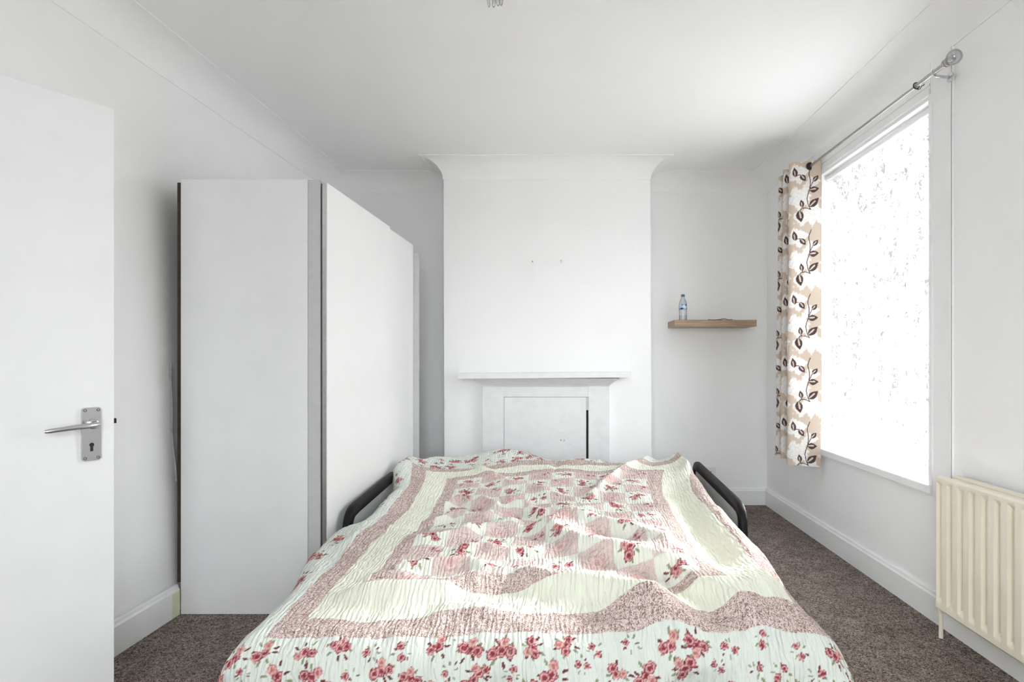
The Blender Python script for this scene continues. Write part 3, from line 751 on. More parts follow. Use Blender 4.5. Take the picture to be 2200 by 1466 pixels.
def curtain():
    ztop, zbot = 2.452, 0.492
    ctrl = [(1.633, 3.795), (1.555, 3.83), (1.470, 3.865), (1.452, 3.888), (1.472, 3.905), (1.55, 3.918), (1.620, 3.935), (1.632, 3.955), (1.612, 3.972), (1.55, 3.985), (1.478, 4.002),
            (1.462, 4.022), (1.482, 4.038), (1.55, 4.05), (1.612, 4.065), (1.620, 4.085), (1.602, 4.10), (1.55, 4.115), (1.490, 4.13), (1.478, 4.15), (1.50, 4.17)]
    P = np.array(ctrl); Q = []
    for i in range(len(P) - 1):
        p0 = P[max(i - 1, 0)]; p1 = P[i]; p2 = P[i + 1]; p3 = P[min(i + 2, len(P) - 1)]
        for t in np.linspace(0, 1, 24, endpoint=False):
            Q.append(0.5 * ((2 * p1) + (-p0 + p2) * t + (2 * p0 - 5 * p1 + 4 * p2 - p3) * t ** 2 + (-p0 + 3 * p1 - 3 * p2 + p3) * t ** 3))
    Q = np.array(Q + [P[-1]])
    s = np.concatenate([[0], np.cumsum(np.hypot(*np.diff(Q, axis=0).T))])
    ds = 0.0026
    su = np.arange(0, s[-1], ds)
    px = np.interp(su, s, Q[:, 0]); py = np.interp(su, s, Q[:, 1])
    zz = np.arange(zbot, ztop, ds)
    U, Z = np.meshgrid(su, zz, indexing='ij')
    PX = np.repeat(px[:, None], len(zz), 1); PY = np.repeat(py[:, None], len(zz), 1)
    low = (ztop - Z) / (ztop - zbot)
    # slight sway and swelling towards the hem
    PX = PX + (-0.012 * low) + 0.004 * np.sin(7 * Z + 9 * U) * low
    PX = np.minimum(PX, xr(3.9) - 0.028)
    PY = PY + (PY - 3.8) * 0.10 * low + 0.004 * np.sin(5 * Z + 14 * U) * low
    PZ = Z + (0.008 * np.sin(11 * U)) * (low > 0.5) * (low - 0.5)
    PZ = PZ + (U > 0.21) * 0.02 * np.clip((low - 0.6) / 0.4, 0, 1)
    # ---- printed pattern, motif repeats 0.2 m across, 0.41 m down
    V = ztop - Z
    base = s2l((206, 190, 174)); white = s2l((240, 238, 235)); dk = s2l((84, 66, 64)); lt = s2l((205, 192, 184))
    C = np.empty(U.shape + (3,)); C[:] = base
    mu = np.mod(U, 0.205); mv = np.mod(V - 0.02, 0.41)
    def blob(cx, cy, r, amt=1.0, seed=0):
        for ou in (-0.205, 0, 0.205):
            for ov in (-0.41, 0, 0.41):
                wx = 0.010 * np.sin(mv * 95 + seed) + 0.005 * np.sin(mv * 210 + mu * 120); wy = 0.010 * np.sin(mu * 110 + 2 * seed) + 0.005 * np.sin(mu * 260 - mv * 90)
                d = np.hypot(mu - cx - ou + wx, (mv - cy - ov + wy)); th = np.arctan2(mv - cy - ov, mu - cx - ou)
                rr = r * (1 + 0.10 * np.sin(5 * th + seed))
                k = 1 - ss(d, rr * 0.82, rr); C[:] = C + (white - C) * (k * amt)[..., None]
                pet = np.abs(np.mod(d / r * 2.6 + 0.25 * np.sin(4 * th + seed), 1) - 0.5) < 0.10
                sel = pet & (d < rr * 0.9); C[sel] = C[sel] * np.array([0.86, 0.87, 0.88])
    blob(0.140, 0.215, 0.074, 1.0, 1); blob(0.050, 0.330, 0.066, 1.0, 2); blob(0.150, 0.06, 0.062, 1.0, 4); blob(0.070, 0.135, 0.045, .9, 3); blob(0.125, 0.345, 0.05, .85, 5)
    # u runs from the window side to the room side, so mirror to put the stem on the window side
    W = lambda x: x
    def K(x, y): return (0.195 - (x - 165) / 3.857 * 0.00296 * 1.0, (y - 110) / 3.857 * 0.00299)
    for ou in (0,):
        UU, VV = mu, mv
        stroke(C, UU, VV, [K(330, 130), K(312, 190), K(322, 250), K(318, 320), K(300, 390), K(308, 450), K(326, 490)], 0.0026, dk)
        stroke(C, UU, VV, [K(326, 490), K(290, 476), K(258, 478), K(240, 500)], 0.0024, dk)
        stroke(C, UU, VV, [K(318, 325), K(335, 280), K(352, 245)], 0.0022, dk)
        stroke(C, UU, VV, [K(212, 205), K(228, 196), K(252, 198)], 0.0022, dk)
        stroke(C, UU, VV, [K(270, 478), K(262, 465), K(258, 455)], 0.0022, dk)
        leaf(C, UU, VV, K(388, 400), K(318, 470), 0.0425, dk, lt)
        leaf(C, UU, VV, K(392, 325), K(316, 330), 0.0400, dk, lt)
        leaf(C, UU, VV, K(385, 215), K(345, 262), 0.0275, dk, lt)
        leaf(C, UU, VV, K(254, 590), K(236, 492), 0.0450, dk, lt)
        leaf(C, UU, VV, K(252, 402), K(264, 466), 0.0275, dk, lt)
        leaf(C, UU, VV, K(196, 130), K(210, 212), 0.0325, dk, lt)
        leaf(C, UU, VV, K(290, 252), K(246, 196), 0.0325, dk, lt)
    m = cloth_mat('printed_curtain_cloth', 'dye', translucency=0.22, rough=0.85)
    root = thing('curtain', 'beige eyelet curtain printed with brown leaves and white roses', 'curtain', (1.55, 3.97, zbot))
    P3 = np.stack([PX - 1.55, PY - 3.97, PZ - zbot], -1)
    grid_mesh('curtain_panel', P3, np.stack([U, V], -1), C, material=m, parent=root, flip=True)
    for (ex, ey) in ((1.555, 3.829), (1.55, 3.918), (1.55, 3.985), (1.55, 4.05), (1.55, 4.115)):
        rx = rod(ey)
        bm = B(); torus(bm, 0.0215, 0.0045, Matrix.Translation((rx - 1.55, ey - 3.97 - 0.002, RZ - zbot)) @ Matrix.Rotation(math.radians(90), 4, 'X') , 24, 8)
        lathe(bm, [(0, 0.0022), (0.020, 0.0022), (0.020, 0.0005), (0, 0.0005)], 20, Matrix.Translation((rx - 1.55, ey - 3.97 - 0.004, RZ - zbot)) @ Matrix.Rotation(math.radians(90), 4, 'X'))
        obj('eyelet', bm, M['dark'], root, smooth=True)
curtain()

# ------------------------------------------------------------------ net curtain on its rail
def net():
    y0, y1, z0, z1 = WY0 + 0.012, WY1 - 0.012, WZ0 + 0.016, WZ1 - 0.032
    ys = np.arange(y0, y1, 0.006); zs = np.arange(z0, z1, 0.012)
    Y, Z = np.meshgrid(ys, zs, indexing='ij')
    t = (Z - z0) / (z1 - z0)
    X = xr(Y) + 0.048 + (0.010 * np.sin(Y * 62 + 1.2 * np.sin(Y * 17)) + 0.004 * np.sin(Y * 140 + Z)) * (0.55 + 0.45 * (1 - t))
    Zw = np.where(t < 0.02, Z + 0.012 * np.abs(np.sin(Y * 30)), Z)
    o = grid_mesh('net_curtain', np.stack([X, Y, Zw], -1), np.stack([Y * 1.25, Z], -1), material=M['lace'])
    tag(o, 'sheer white patterned net curtain hanging inside the window', 'net curtain')
    rl = thing('net_rail', 'white rod carrying the net curtain at the head of the window', 'curtain rail', (xr(3.28) + 0.035, 3.285, WZ1 - 0.02))
    bm = B(); tube(bm, [(xr(y) - xr(3.28) + 0.0, y - 3.285, 0) for y in (WY0 + 0.006, 3.0, 3.5, WY1 - 0.006)], 0.014, 14); obj('pole', bm, M['white_plastic'], rl, smooth=True)
    for y in (WY0 + 0.004, WY1 - 0.004):
        bm = B(); lathe(bm, [(0, -0.003), (0.017, -0.003), (0.017, 0.003), (0, 0.003)], 16, Matrix.Translation((xr(y) - xr(3.28), y - 3.285, 0)) @ Matrix.Rotation(math.radians(90), 4, 'X')); obj('end_socket', bm, M['white_plastic'], rl)
net()

# ------------------------------------------------------------------ radiator
def radiator():
    y1, y0, z0, z1 = 2.515, 1.33, 0.131, 0.692
    root = thing('radiator', 'cream ribbed double panel radiator below the window end', 'radiator', (1.60, (y0 + y1) / 2, 0.0))
    L = Vector(root.location)
    def part(nm, bm, parent=None, m=None, **k):
        bmesh.ops.translate(bm, vec=-L, verts=bm.verts); return obj(nm, bm, m or M['radiator'], parent or root, **k)
    pitch = 0.0655; gz0, gz1 = 0.172, 0.662
    def panel(off, nm, grooves, flip=1, zt=z1):
        """pressed steel panel; grooves pressed inwards"""
        ys = [y0, y0 + 0.008]; ds = [0.012, 0.0]
        yc = y1 - 0.024
        cs = []
        while yc > y0 + 0.03: cs.append(yc); yc -= pitch
        for c in reversed(cs):
            for dy, d in ((-0.018, 0.0), (-0.013, 0.017), (0.013, 0.017), (0.018, 0.0)): ys.append(c + dy); ds.append(d)
        ys += [y1 - 0.002, y1]; ds += [0.002, 0.012]
        zs = [z0, z0 + 0.01, gz0 - 0.012, gz0 - 0.004, gz0 + 0.012, gz1 - 0.012, gz1 + 0.004, gz1 + 0.012, zt - 0.008, zt]
        zg = [0, 0, 0, 0.15, 1, 1, 0.15, 0, 0, 0]; ze = [0.01, 0, 0, 0, 0, 0, 0, 0, 0.0, 0.008]
        bm = B(); V = []
        for y, d in zip(ys, ds):
            edge = y in (y0, y1)
            V.append([bm.verts.new((xr(y) - off + (d if edge else d * g * grooves + e) * flip, y, z)) for z, g, e in zip(zs, zg, ze)])
        for i in range(len(V) - 1):
            for k in range(len(zs) - 1): bm.faces.new((V[i][k], V[i + 1][k], V[i + 1][k + 1], V[i][k + 1]))
        # return flange all round
        rim = [v[0] for v in V] + [v for v in V[-1][1:]] + [v[-1] for v in V[::-1][1:]] + [v for v in V[0][::-1][1:-1]]
        back = [bm.verts.new((v.co.x + 0.016 * flip, v.co.y, v.co.z)) for v in rim]
        for i in range(len(rim)):
            j = (i + 1) % len(rim); bm.faces.new((rim[i], rim[j], back[j], back[i]))
        return part(nm, bm, smooth=True, autosmooth=math.radians(28))
    panel(0.120, 'front_panel', 1.0)['label'] = 'ribbed front panel'
    panel(0.045, 'rear_panel', 1.0)
    bm = B(); rpiece(bm, y0 + 0.01, y1 - 0.01, z1 - 0.03, z1 - 0.012, -0.104, -0.03); part('top_channel', bm)
    for (ya, yb) in ((y1 - 0.03, y1 - 0.015), (y0 + 0.015, y0 + 0.03)):
        bm = B(); rpiece(bm, ya, yb, z0 + 0.02, z0 + 0.06, -0.105, -0.03); part('manifold', bm)
    bm = B(); xp = xr(y1) - 0.085
    tube(bm, [(xp, y1 + 0.018, 0.0), (xp, y1 + 0.018, 0.12)], 0.0085, 12)
    part('pipe', bm, smooth=True)
    bm = B(); lathe(bm, [(0, 0.11), (0.012, 0.11), (0.014, 0.118), (0.014, 0.15), (0.012, 0.155), (0.012, 0.165), (0.0165, 0.168), (0.0165, 0.205), (0.014, 0.212), (0, 0.213)], 18, Matrix.Translation((xp, y1 + 0.018, 0.0)))
    tube(bm, [(xp, y1 + 0.018, 0.14), (xp, y1 - 0.02, 0.14)], 0.010, 12)
    part('valve', bm, m=M['white_plastic'], smooth=True)
    bm = B(); tube(bm, [(xp - 0.017, y1 + 0.018, 0.185), (xp + 0.0, y1 + 0.018, 0.185)], 0.006, 10); part('valve_spindle', bm, m=M['dark'])
    for yy in (y1 - 0.2, y0 + 0.2):
        bm = B(); rpiece(bm, yy - 0.015, yy + 0.015, 0.2, 0.6, -0.032, 0.0); part('wall_bracket', bm)
    bm = B(); tube(bm, [(xp, y0 - 0.018, 0.0), (xp, y0 - 0.018, 0.14), (xp, y0 + 0.02, 0.14)], 0.0085, 12); part('pipe', bm, smooth=True)
radiator()

# ------------------------------------------------------------------ sofa bed
sb = thing('sofa_bed', 'opened-out sofa bed with black tube arms under the quilt', 'sofa bed', (-0.085, 3.0, 0.0))
def sbox(nm, x0, x1, y0, y1, z0, z1, m, bevel=0.03, seg=4):
    bm = B(); box(bm, x0 + 0.085, x1 + 0.085, y0 - 3.0, y1 - 3.0, z0, z1); return obj(nm, bm, m, sb, bevel=bevel, seg=seg, smooth=True)
sbox('seat_mattress', -0.90, 0.74, 1.90, 2.95, 0.20, 0.345, M['mattress'])
sbox('back_mattress', -0.90, 0.74, 2.96, 4.00, 0.22, 0.36, M['mattress'])
sbox('base_frame', -0.90, 0.73, 2.02, 4.0, 0.10, 0.22, M['black'], 0.01, 2)
for (lx, ly) in ((-0.86, 2.08), (0.69, 2.08), (-0.86, 3.95), (0.69, 3.95)):
    bm = B(); lathe(bm, [(0, 0), (0.02, 0), (0.026, 0.105), (0, 0.105)], 14, Matrix.Translation((lx + 0.085, ly - 3.0, 0))); obj('leg', bm, M['black'], sb, smooth=True)
def arm(xc, y0, y1, zt, name_panel=True):
    """upright loop: front post, rounded corner, top rail, rear post; flat-oval section"""
    path = [(y0, 0.01), (y0, 0.18), (y0, zt - 0.11)]
    for k in range(1, 8):
        t = math.radians(90 * k / 8); path.append((y0 + 0.075 * (1 - math.cos(t)), zt - 0.11 + 0.075 * math.sin(t)))
    path += [(y0 + 0.12 + (y1 - y0 - 0.18) * k / 5, zt - 0.03 + 0.03 * k / 5) for k in range(6)]
    for k in range(1, 8):
        t = math.radians(90 * k / 8); path.append((y1 - 0.06 + 0.06 * math.sin(t), zt - 0.06 + 0.06 * math.cos(t)))
    path += [(y1, 0.2), (y1, 0.01)]
    bm = B(); n = 14; rings = []
    for i, (y, z) in enumerate(path):
        a = path[max(i - 1, 0)]; c = path[min(i + 1, len(path) - 1)]
        ty, tz = c[0] - a[0], c[1] - a[1]; l = math.hypot(ty, tz); ty /= l; tz /= l
        ring = []
        for k in range(n):
            th = 2 * math.pi * k / n
            cx, cn = math.cos(th), math.sin(th)
            ex = math.copysign(abs(cx) ** 0.6, cx) * 0.021; en = math.copysign(abs(cn) ** 0.6, cn) * 0.029
            ring.append(bm.verts.new((xc + ex + 0.085, y - tz * en - 3.0, z + ty * en)))
        rings.append(ring)
    for i in range(len(rings) - 1):
        for k in range(n): bm.faces.new((rings[i][k], rings[i][(k + 1) % n], rings[i + 1][(k + 1) % n], rings[i + 1][k]))
    bm.faces.new(rings[0][::-1]); bm.faces.new(rings[-1])
    o = obj('arm', bm, M['black'], sb, smooth=True)
    o['label'] = 'black padded tube arm'
    bm = B(); box(bm, xc - 0.009 + 0.085, xc + 0.009 + 0.085, y0 + 0.02 - 3.0, y1 - 0.02 - 3.0, 0.12, zt - 0.035)
    p = obj('arm_panel', bm, M['armpanel'], o, bevel=0.004); p['label'] = 'pale grey panel inside the arm loop'
arm(-1.055, 2.90, 3.70, 0.465)
arm(0.862, 2.91, 3.96, 0.482)

# ------------------------------------------------------------------ quilt
def quilt():
    D = 0.0034
    uc = -0.08
    u = np.arange(-1.08, 1.15, D)                 # cloth coordinate across
    w = np.arange(-0.60, 2.26, D)                 # cloth coordinate from the back of the patchwork to the front hem
    U, W = np.meshgrid(u, w, indexing='ij')
    YP = 3.66                                     # where w = 0 lies
    def fold(s, flat, r, turn):
        """arc-length s beyond 'flat' bends down round radius r by angle 'turn' then goes straight; returns (along, drop)"""
        e = np.maximum(s - flat, 0); a = np.minimum(e / r, turn)
        rest = np.maximum(e - r * turn, 0)
        return np.minimum(s, flat) + r * np.sin(a) + rest * np.cos(turn), r * (1 - np.cos(a)) + rest * np.sin(turn)
    yb = YP - W
    flatL = 0.80 + 0.09 * ss(yb, 2.0, 2.5) - 0.06 * ss(yb, 2.65, 2.85) + 0.07 * ss(yb, 3.45, 3.7)
    flatR = 0.775 + 0.045 * ss(yb, 2.0, 2.6) - 0.05 * ss(yb, 2.85, 3.0)
    xa, dl = fold(-U, flatL, 0.09, math.radians(82))
    xb, dr = fold(U, flatR, 0.11, math.radians(74))
    X = uc + np.where(U < 0, -xa, xb)
    dropu = np.where(U < 0, dl, dr)
    yf, df = fold(W, 1.87, 0.12, math.radians(76))
    ybk, dbk = fold(-W, 0.38, 0.08, math.radians(80))
    Y = YP - np.where(W > 0, yf, -ybk)
    dropv = np.where(W > 0, df, dbk)
    z0 = 0.395 + 0.02 * ss(Y, 2.0, 2.6) + 0.075 * ss(Y, 2.85, 3.85)
    drop = np.sqrt(dropu ** 2 + dropv ** 2 + 0.6 * dropu * dropv)
    Z = z0 - drop
    # corners flare outward where both sides hang
    cr_ = np.minimum(dropu, dropv); sgn = np.where(U < 0, -1, 1)
    X = X + sgn * cr_ * 0.10; Y = Y - np.where(W > 0, 1, -1) * cr_ * 0.12
    flatmask = np.exp(-(drop / 0.10) ** 2)
    # ---- folds: crest polylines in room coordinates (x, y), back width, front width, height
    def px(points, h=0.43):
        out = []
        for a, b in points:
            d = (1.18 - h) * FPX / (b - 772.0); out.append(((a - 1215.0) * d / FPX, d))
        return out
    def ridge(pts, wb, wf, amp, taper=0.18, arr=None):
        P = np.array(pts); seg = np.diff(P, axis=0); L = np.hypot(seg[:, 0], seg[:, 1]); cum = np.concatenate([[0], np.cumsum(L)]); T = cum[-1]
        best = np.full(X.shape, 9.0); sd = np.zeros(X.shape); al = np.zeros(X.shape)
        for i in range(len(seg)):
            a = P[i]; d = seg[i] / L[i]
            t = np.clip((X - a[0]) * d[0] + (Y - a[1]) * d[1], 0, L[i])
            qx = X - a[0] - t * d[0]; qy = Y - a[1] - t * d[1]
            dist = np.hypot(qx, qy); s = np.sign(d[0] * qy - d[1] * qx)
            m = dist < best
            best = np.where(m, dist, best); sd = np.where(m, dist * s, sd); al = np.where(m, cum[i] + t, al)
        # left side of a left-to-right crest is the far side
        prof = np.where(sd > 0, np.exp(-(sd / wb) ** 2), np.exp(-(np.abs(sd) / wf) ** 1.6))
        tp = ss(al, -0.02, taper) * (1 - ss(al, T - taper, T + 0.02))
        return amp * prof * tp
    H = np.zeros(X.shape)
    H += ridge(px([(1040, 1232), (1110, 1240), (1182, 1256), (1290, 1272), (1386, 1296), (1450, 1322), (1500, 1345)]), 0.12, 0.055, 0.085)
    H += ridge(px([(1130, 1122), (1166, 1134), (1250, 1177), (1367, 1202), (1454, 1220), (1506, 1262), (1615, 1311), (1680, 1345)]), 0.13, 0.050, 0.075)
    H += ridge(px([(1170, 1120), (1240, 1133), (1305, 1146), (1367, 1160), (1420, 1185), (1470, 1214)]), 0.12, 0.050, 0.080)
    H += ridge(px([(690, 1268), (760, 1264), (850, 1268), (960, 1262), (1060, 1240), (1120, 1234)]), 0.09, 0.050, 0.065)
    H += ridge(px([(880, 1310), (960, 1296), (1010, 1293), (1070, 1306), (1130, 1312)]), 0.06, 0.045, 0.035)
    H += ridge(px([(1260, 1315), (1330, 1304), (1400, 1300), (1470, 1316)]), 0.06, 0.05, 0.035)
    # edge lifting along the right-hand side, hollow beside it
    H += ridge(px([(1460, 995), (1490, 1030), (1545, 1110), (1605, 1195), (1650, 1255), (1690, 1315)], 0.44), 0.06, 0.11, 0.06)
    H -= ridge(px([(1440, 1050), (1480, 1110), (1530, 1170), (1575, 1225)]), 0.07, 0.07, 0.045)
    H += ridge([(0.74, 4.05), (0.76, 3.8), (0.74, 3.6)], 0.03, 0.03, 0.045, 0.08)
    # left: cloth rides over the arm at the back, hollow along the cream band
    H += ridge([(-1.04, 3.45), (-1.03, 3.7), (-0.98, 3.95)], 0.10, 0.10, 0.06, 0.12)
    H += ridge([(-0.88, 2.35), (-0.90, 2.7), (-0.90, 3.1), (-0.93, 3.4)], 0.06, 0.05, 0.022)
    H -= ridge([(-0.62, 2.5), (-0.62, 2.9), (-0.66, 3.4), (-0.75, 3.7)], 0.08, 0.08, 0.020)
    # bulge at the back left, sag at the back
    H += 0.085 * np.exp(-((X + 0.42) / 0.28) ** 2 - ((Y - 4.02) / 0.16) ** 2)
    H += 0.03 * np.exp(-((X + 0.86) / 0.12) ** 2 - ((Y - 3.95) / 0.12) ** 2)
    H += 0.012 * np.exp(-((X - 0.1) / 0.12) ** 2 - ((Y - 3.98) / 0.1) ** 2) - 0.010 * np.exp(-((X + 0.06) / 0.03) ** 2) * ss(Y, 3.6, 3.9)
    # crumples in the middle
    crum = [([(930, 1090), (985, 1076), (1040, 1082), (1075, 1100)], .05, .035, .030), ([(905, 1118), (975, 1108), (1040, 1112), (1090, 1104)], .05, .03, .026),
            ([(1075, 1092), (1130, 1092), (1165, 1104), (1215, 1098)], .05, .03, .030), ([(1225, 1100), (1280, 1092), (1330, 1084)], .05, .03, .020),
            ([(990, 1150), (1060, 1128), (1130, 1122)], .06, .04, .022), ([(880, 1160), (960, 1150), (1030, 1140)], .05, .035, .022),
            ([(830, 1215), (920, 1205), (1000, 1200), (1060, 1214)], .05, .035, .024), ([(960, 1180), (1040, 1172), (1100, 1180), (1170, 1176)], .05, .035, .020),
            ([(1020, 1030), (1090, 1052), (1150, 1060), (1200, 1078)], .06, .05, .016), ([(1265, 1075), (1330, 1035), (1400, 1008)], .05, .035, .024),
            ([(760, 1235), (850, 1225), (900, 1232)], .05, .035, .018), ([(1190, 1215), (1270, 1225), (1350, 1235)], .05, .04, .014)]
    for pts, a, b, h in crum: H += ridge(px(pts), a * .9, b * .9, h * 1.5, 0.08)
    # layered smooth noise
    def vnoise(sx, sy, seed, ang=0.0):
        r = np.random.default_rng(seed)
        c, s_ = math.cos(ang), math.sin(ang)
        a = (X * c + Y * s_) / sx + 50; b = (-X * s_ + Y * c) / sy + 50
        G = r.standard_normal((160, 160)); ia = np.floor(a).astype(int) % 158; ib = np.floor(b).astype(int) % 158
        fa = a - np.floor(a); fb = b - np.floor(b); fa = fa * fa * (3 - 2 * fa); fb = fb * fb * (3 - 2 * fb)
        return (G[ia, ib] * (1 - fa) + G[ia + 1, ib] * fa) * (1 - fb) + (G[ia, ib + 1] * (1 - fa) + G[ia + 1, ib + 1] * fa) * fb
    mid = np.exp(-((X + 0.25) / 0.55) ** 2 - ((Y - 2.9) / 0.6) ** 2)
    H += 0.007 * vnoise(0.22, 0.16, 3, -0.3) + 0.0075 * mid * vnoise(0.10, 0.07, 4, -0.4) + 0.0028 * vnoise(0.06, 0.05, 5, 0.2)
    H += 0.0012 * vnoise(0.02, 0.03, 6)
    Z = Z + H * (0.25 + 0.75 * flatmask)
    # hanging sides: soft vertical pleats
    hang = ss(drop, 0.06, 0.2)
    Y = Y - np.where(W > 0, 1, 0) * hang * ss(dropv, 0.03, 0.12) * (0.022 * np.sin(X * 9 + 0.8) + 0.016 * np.sin(X * 23 + 2.0) + 0.004 * vnoise(0.03, 0.2, 8) - 0.045 * np.exp(-((X - 0.33) / 0.05) ** 2) - 0.030 * np.exp(-((X + 0.76) / 0.018) ** 2) - 0.02 * np.exp(-((X - 0.02) / 0.03) ** 2))
    X = X + sgn * ss(dropu, 0.03, 0.14) * hang * (0.012 * np.sin(Y * 10 + 1.0) + 0.006 * np.sin(Y * 27))
    Z = np.maximum(Z, 0.02)
    X = np.where(Y > 2.72, np.maximum(X, -1.066 + 0.004 * np.sin(Y * 25)), X)      # rests against the wardrobe
    # seersucker channels as real relief
    Z = Z + 0.0007 * np.sin(U * 2 * np.pi / 0.0135 + 1.5 * np.sin(W * 40) + 0.8 * np.sin(W * 17 + U * 9)) * (0.5 + 0.5 * flatmask)
    # ---- printed patchwork (cloth coordinates, slightly pulled out of square at the back left)
    sk = ss(-U, 0.0, 0.55) * ss(-W, -0.35, 0.25)
    pu = U + 0.10 * sk * ss(-U, 0.3, 0.9) - 0.09 * ss(U, 0.3, 0.8) * ss(-W, -0.5, 0.2) + 0.006 * np.sin(W * 6) + 0.003 * vnoise(0.15, 0.15, 21)
    pw = W - 0.24 * sk + 0.008 * np.sin(U * 5 + 1) + 0.003 * vnoise(0.15, 0.15, 22)
    HC, LC = 0.54, 1.62
    out = np.maximum(np.where(pu < 0, (-pu - HC) * 1.18, (pu - HC) * 0.92), np.maximum(-pw, pw - LC))      # distance outside the patchwork
    cream = s2l((233, 235, 219)); ground = s2l((220, 226, 218)); pink = s2l((224, 210, 203)); tilep = s2l((224, 208, 203)); tilew = s2l((230, 233, 222))
    C = np.empty(U.shape + (3,)); C[:] = ground
    S = np.zeros(U.shape)
    tu = np.floor((pu + HC) / 0.135).astype(int); tw = np.floor(pw / 0.135).astype(int)
    chk = ((tu + tw) % 2 == 0)
    inn = out <= 0
    C[inn & chk] = tilew; C[inn & ~chk] = tilep; S[inn & ~chk] = 0.28
    # paler scrollwork on the pink patches
    fu = (pu + HC) - tu * 0.135 - 0.0675; fw = pw - tw * 0.135 - 0.0675
    scroll = np.abs(np.mod(np.hypot(fu - 0.012, fw + 0.008) * 46 + 0.6 * np.sin(np.arctan2(fw, fu) * 3), 1) - 0.5) < 0.13
    sel = inn & ~chk & scroll & (np.hypot(fu, fw) < 0.052); C[sel] = s2l((204, 176, 172))
    b1 = (out > 0) & (out <= 0.07); C[b1] = pink; S[b1] = 0.85
    b2 = (out > 0.07) & (out <= 0.21); C[b2] = cream
    b3 = (out > 0.21) & (out <= 0.305); C[b3] = pink; S[b3] = 0.9
    # seams
    seam = inn & ((np.abs(fu) > 0.0655) | (np.abs(fw) > 0.0655)); C[seam] = C[seam] * 0.9 + 0.03
    # ---- roses stamped on the cloth
    du = u[0]; dw = w[0]
    dark = s2l((138, 60, 70)); mid_ = s2l((184, 112, 117)); lite = s2l((218, 174, 171)); green = s2l((140, 150, 118)); brown = s2l((112, 62, 62)); peach = s2l((214, 172, 156))
    r_ = random.Random(5)
    def win(cx, cy, R):
        # search in the un-warped grid near the wanted pattern position
        i0 = max(int((cx - 0.14 - du) / D), 0); i1 = min(int((cx + 0.05 - du) / D) + 2, len(u))
        j0 = max(int((cy - 0.05 - dw) / D), 0)
        j1 = min(int((cy + (0.30 if cx < 0.05 and cy < 0.6 else 0.05) - dw) / D) + 2, len(w))
        if cx > 0.0 or cy > 0.6: i0 = max(int((cx - 0.05 - du) / D), 0)
        return slice(i0, i1), slice(j0, j1)
    def put(cx, cy, R, fn):
        a, b = win(cx, cy, R)
        if a.start >= a.stop or b.start >= b.stop: return
        fn(C[a, b], S[a, b], pu[a, b] - cx, pw[a, b] - cy)
    def rose(cx, cy, R, c1=dark, c2=mid_, c3=lite):
        ph = r_.uniform(0, 6.28)
        def fn(c, s, x, y):
            d = np.hypot(x, y); th = np.arctan2(y, x)
            rr = R * (1 + 0.10 * np.sin(5 * th + ph))
            k = np.mod(d / R * 2.1 + th / 6.283 + ph, 1.0)
            m = d < rr
            c[m] = c2; c[m & (k < 0.42)] = c3; c[m & (k > 0.80)] = c1
            c[m & (d < R * 0.36)] = c1; c[m & (d > rr * 0.86) & (np.sin(th * 2 + ph) > -0.2)] = c1
            s[m] = 0
        put(cx, cy, R, fn)
    def lf(cx, cy, L, Wd, a, col):
        ca, sa = math.cos(a), math.sin(a)
        def fn(c, s, x, y):
            p = (x * ca + y * sa) / L; q_ = (-x * sa + y * ca) / Wd
            m = (p * p + q_ * q_) < 1; c[m] = col; s[m] = 0
        put(cx, cy, L, fn)
    def sprig(cx, cy, scale, n, lim):
        base = r_.uniform(0, 6.28)
        for k in range(7):
            a = base + k * 0.9 + r_.uniform(-.3, .3); R = scale * r_.uniform(0.022, 0.034)
            lf(cx + R * math.cos(a), cy + R * math.sin(a), 0.0085 * scale, 0.0034 * scale, a, green if k % 3 else brown)
        for k in range(n):
            a = base + k * 6.28 / max(n, 2) + r_.uniform(-.3, .3); R = (0.0 if k == 0 and n > 2 else 0.020) * scale
            if k % 3 == 2: rose(cx + R * math.cos(a), cy + R * math.sin(a), 0.0125 * scale, mid_, lite, peach)
            else: rose(cx + R * math.cos(a), cy + R * math.sin(a), 0.0145 * scale * r_.uniform(.85, 1.1))
    for i in range(8):
        for j in range(12):
            cx = -HC + (i + 0.5) * 0.135; cy = (j + 0.5) * 0.135
            if (i + j) % 2 == 0:
                sprig(cx + r_.uniform(-.01, .01), cy + r_.uniform(-.01, .01), 1.3, r_.choice((2, 3, 3)), 0)
            else:
                q_ = r_.random()
                if q_ < 0.55:
                    sx = r_.choice((-1, 1)); sprig(cx + sx * 0.034, cy + r_.choice((-1, 1)) * 0.034, 0.75, 2, 0)
                if q_ > 0.35: rose(cx + r_.uniform(-.012, .012), cy + r_.uniform(-.012, .012), 0.030, s2l((208, 170, 166)), s2l((222, 190, 186)), s2l((232, 208, 202)))
    # floral border: front, sides, back
    def border(cx, cy):
        k = r_.random()
        if k < 0.55: sprig(cx, cy, r_.uniform(0.95, 1.25), r_.choice((3, 4, 4)), 0)
        else: sprig(cx, cy, r_.uniform(0.6, 0.8), r_.choice((1, 2)), 0)
    row = 0
    for yy in np.arange(LC + 0.345, LC + 0.63, 0.062):
        for xx in np.arange(-1.05, 1.12, 0.094):
            border(xx + (0.047 if row % 2 else 0) + r_.uniform(-.014, .014), yy + r_.uniform(-.014, .014))
        row += 1
    for yy in np.arange(-0.5, LC + 0.32, 0.085):
        for xx in (-0.885, -0.965, -1.04, 0.885, 0.965, 1.05, 1.12):
            if r_.random() < 0.8: border(xx + r_.uniform(-.015, .015), yy + r_.uniform(-.02, .02))
    for yy in (-0.345, -0.42, -0.5):
        for xx in np.arange(-0.84, 0.85, 0.085):
            border(xx + r_.uniform(-.015, .015), yy + r_.uniform(-.012, .012))
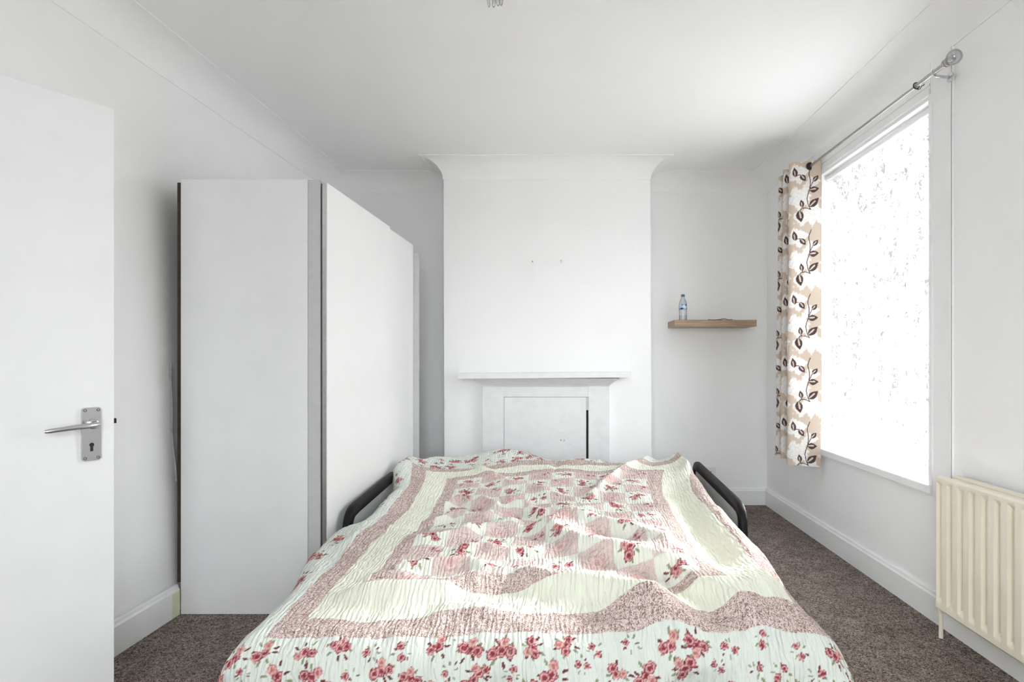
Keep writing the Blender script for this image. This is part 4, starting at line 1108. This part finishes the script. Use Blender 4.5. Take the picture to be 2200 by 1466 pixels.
    # tiny buds scattered over the border
    for k in range(420):
        cx = r_.uniform(-1.06, 1.12); cy = r_.uniform(-0.5, LC + 0.62)
        if max(abs(cx) - HC, -cy, cy - LC) < 0.315: continue
        lf(cx, cy, 0.005, 0.003, r_.uniform(0, 3.1), r_.choice((brown, green, mid_, dark)))
    m = cloth_mat('patchwork_quilt_cotton', 'dye', wave=(20.0, 9.0, 1.0, 0.005), speck=True)
    P = np.stack([X + 0.085, Y - 3.0, Z], -1)
    o = grid_mesh('quilt', P, np.stack([U, W], -1), C, S, m, flip=True)
    o.location = (-0.085, 3.0, 0.0)
    tag(o, 'rumpled cream and pink rose patchwork quilt spread over the bed', 'quilt')
quilt()

# ------------------------------------------------------------------ ceiling light
PX_, PY_ = -0.258, 2.17
pl = thing('ceiling_light', 'small ceiling light with hanging clear glass drops at the top edge', 'ceiling light', (PX_, PY_, ZC))
bm = B(); lathe(bm, [(0, 0), (0.055, 0), (0.055, -0.012), (0.04, -0.028), (0.012, -0.034), (0, -0.034)], 28); obj('ceiling_rose', bm, M['chrome'], pl, smooth=True)
bm = B(); tube(bm, [(0, 0, -0.03), (0, 0, -0.12)], 0.006, 12); obj('stem', bm, M['chrome'], pl, smooth=True)
bm = B(); torus(bm, 0.030, 0.004, Matrix.Translation((0, 0, -0.12)), 24, 8); tube(bm, [(-0.03, 0, -0.12), (0.03, 0, -0.12)], 0.003, 8); tube(bm, [(0, -0.03, -0.12), (0, 0.03, -0.12)], 0.003, 8)
obj('ring', bm, M['chrome'], pl, smooth=True)
def drop(x, y, zt, zb, r, tilt):
    bm = B(); h = zt - zb
    lathe(bm, [(0, 0), (r * .55, -h * .08), (r * .6, -h * .35), (r, -h * .66), (r * .85, -h * .88), (r * .4, -h * .98), (0, -h)], 14, Matrix.Translation((x, y, zt)) @ Matrix.Rotation(tilt, 4, 'Y'))
    return obj('glass_drop', bm, M['crystal'], pl, smooth=True)
drop(0.011, -0.024, -0.13, -0.222, 0.0085, -0.06); drop(0.022, 0.018, -0.12, -0.195, 0.0085, 0.0); drop(-0.028, 0.0, -0.12, -0.212, 0.0065, -0.10); drop(-0.002, 0.028, -0.12, -0.196, 0.008, 0.05)
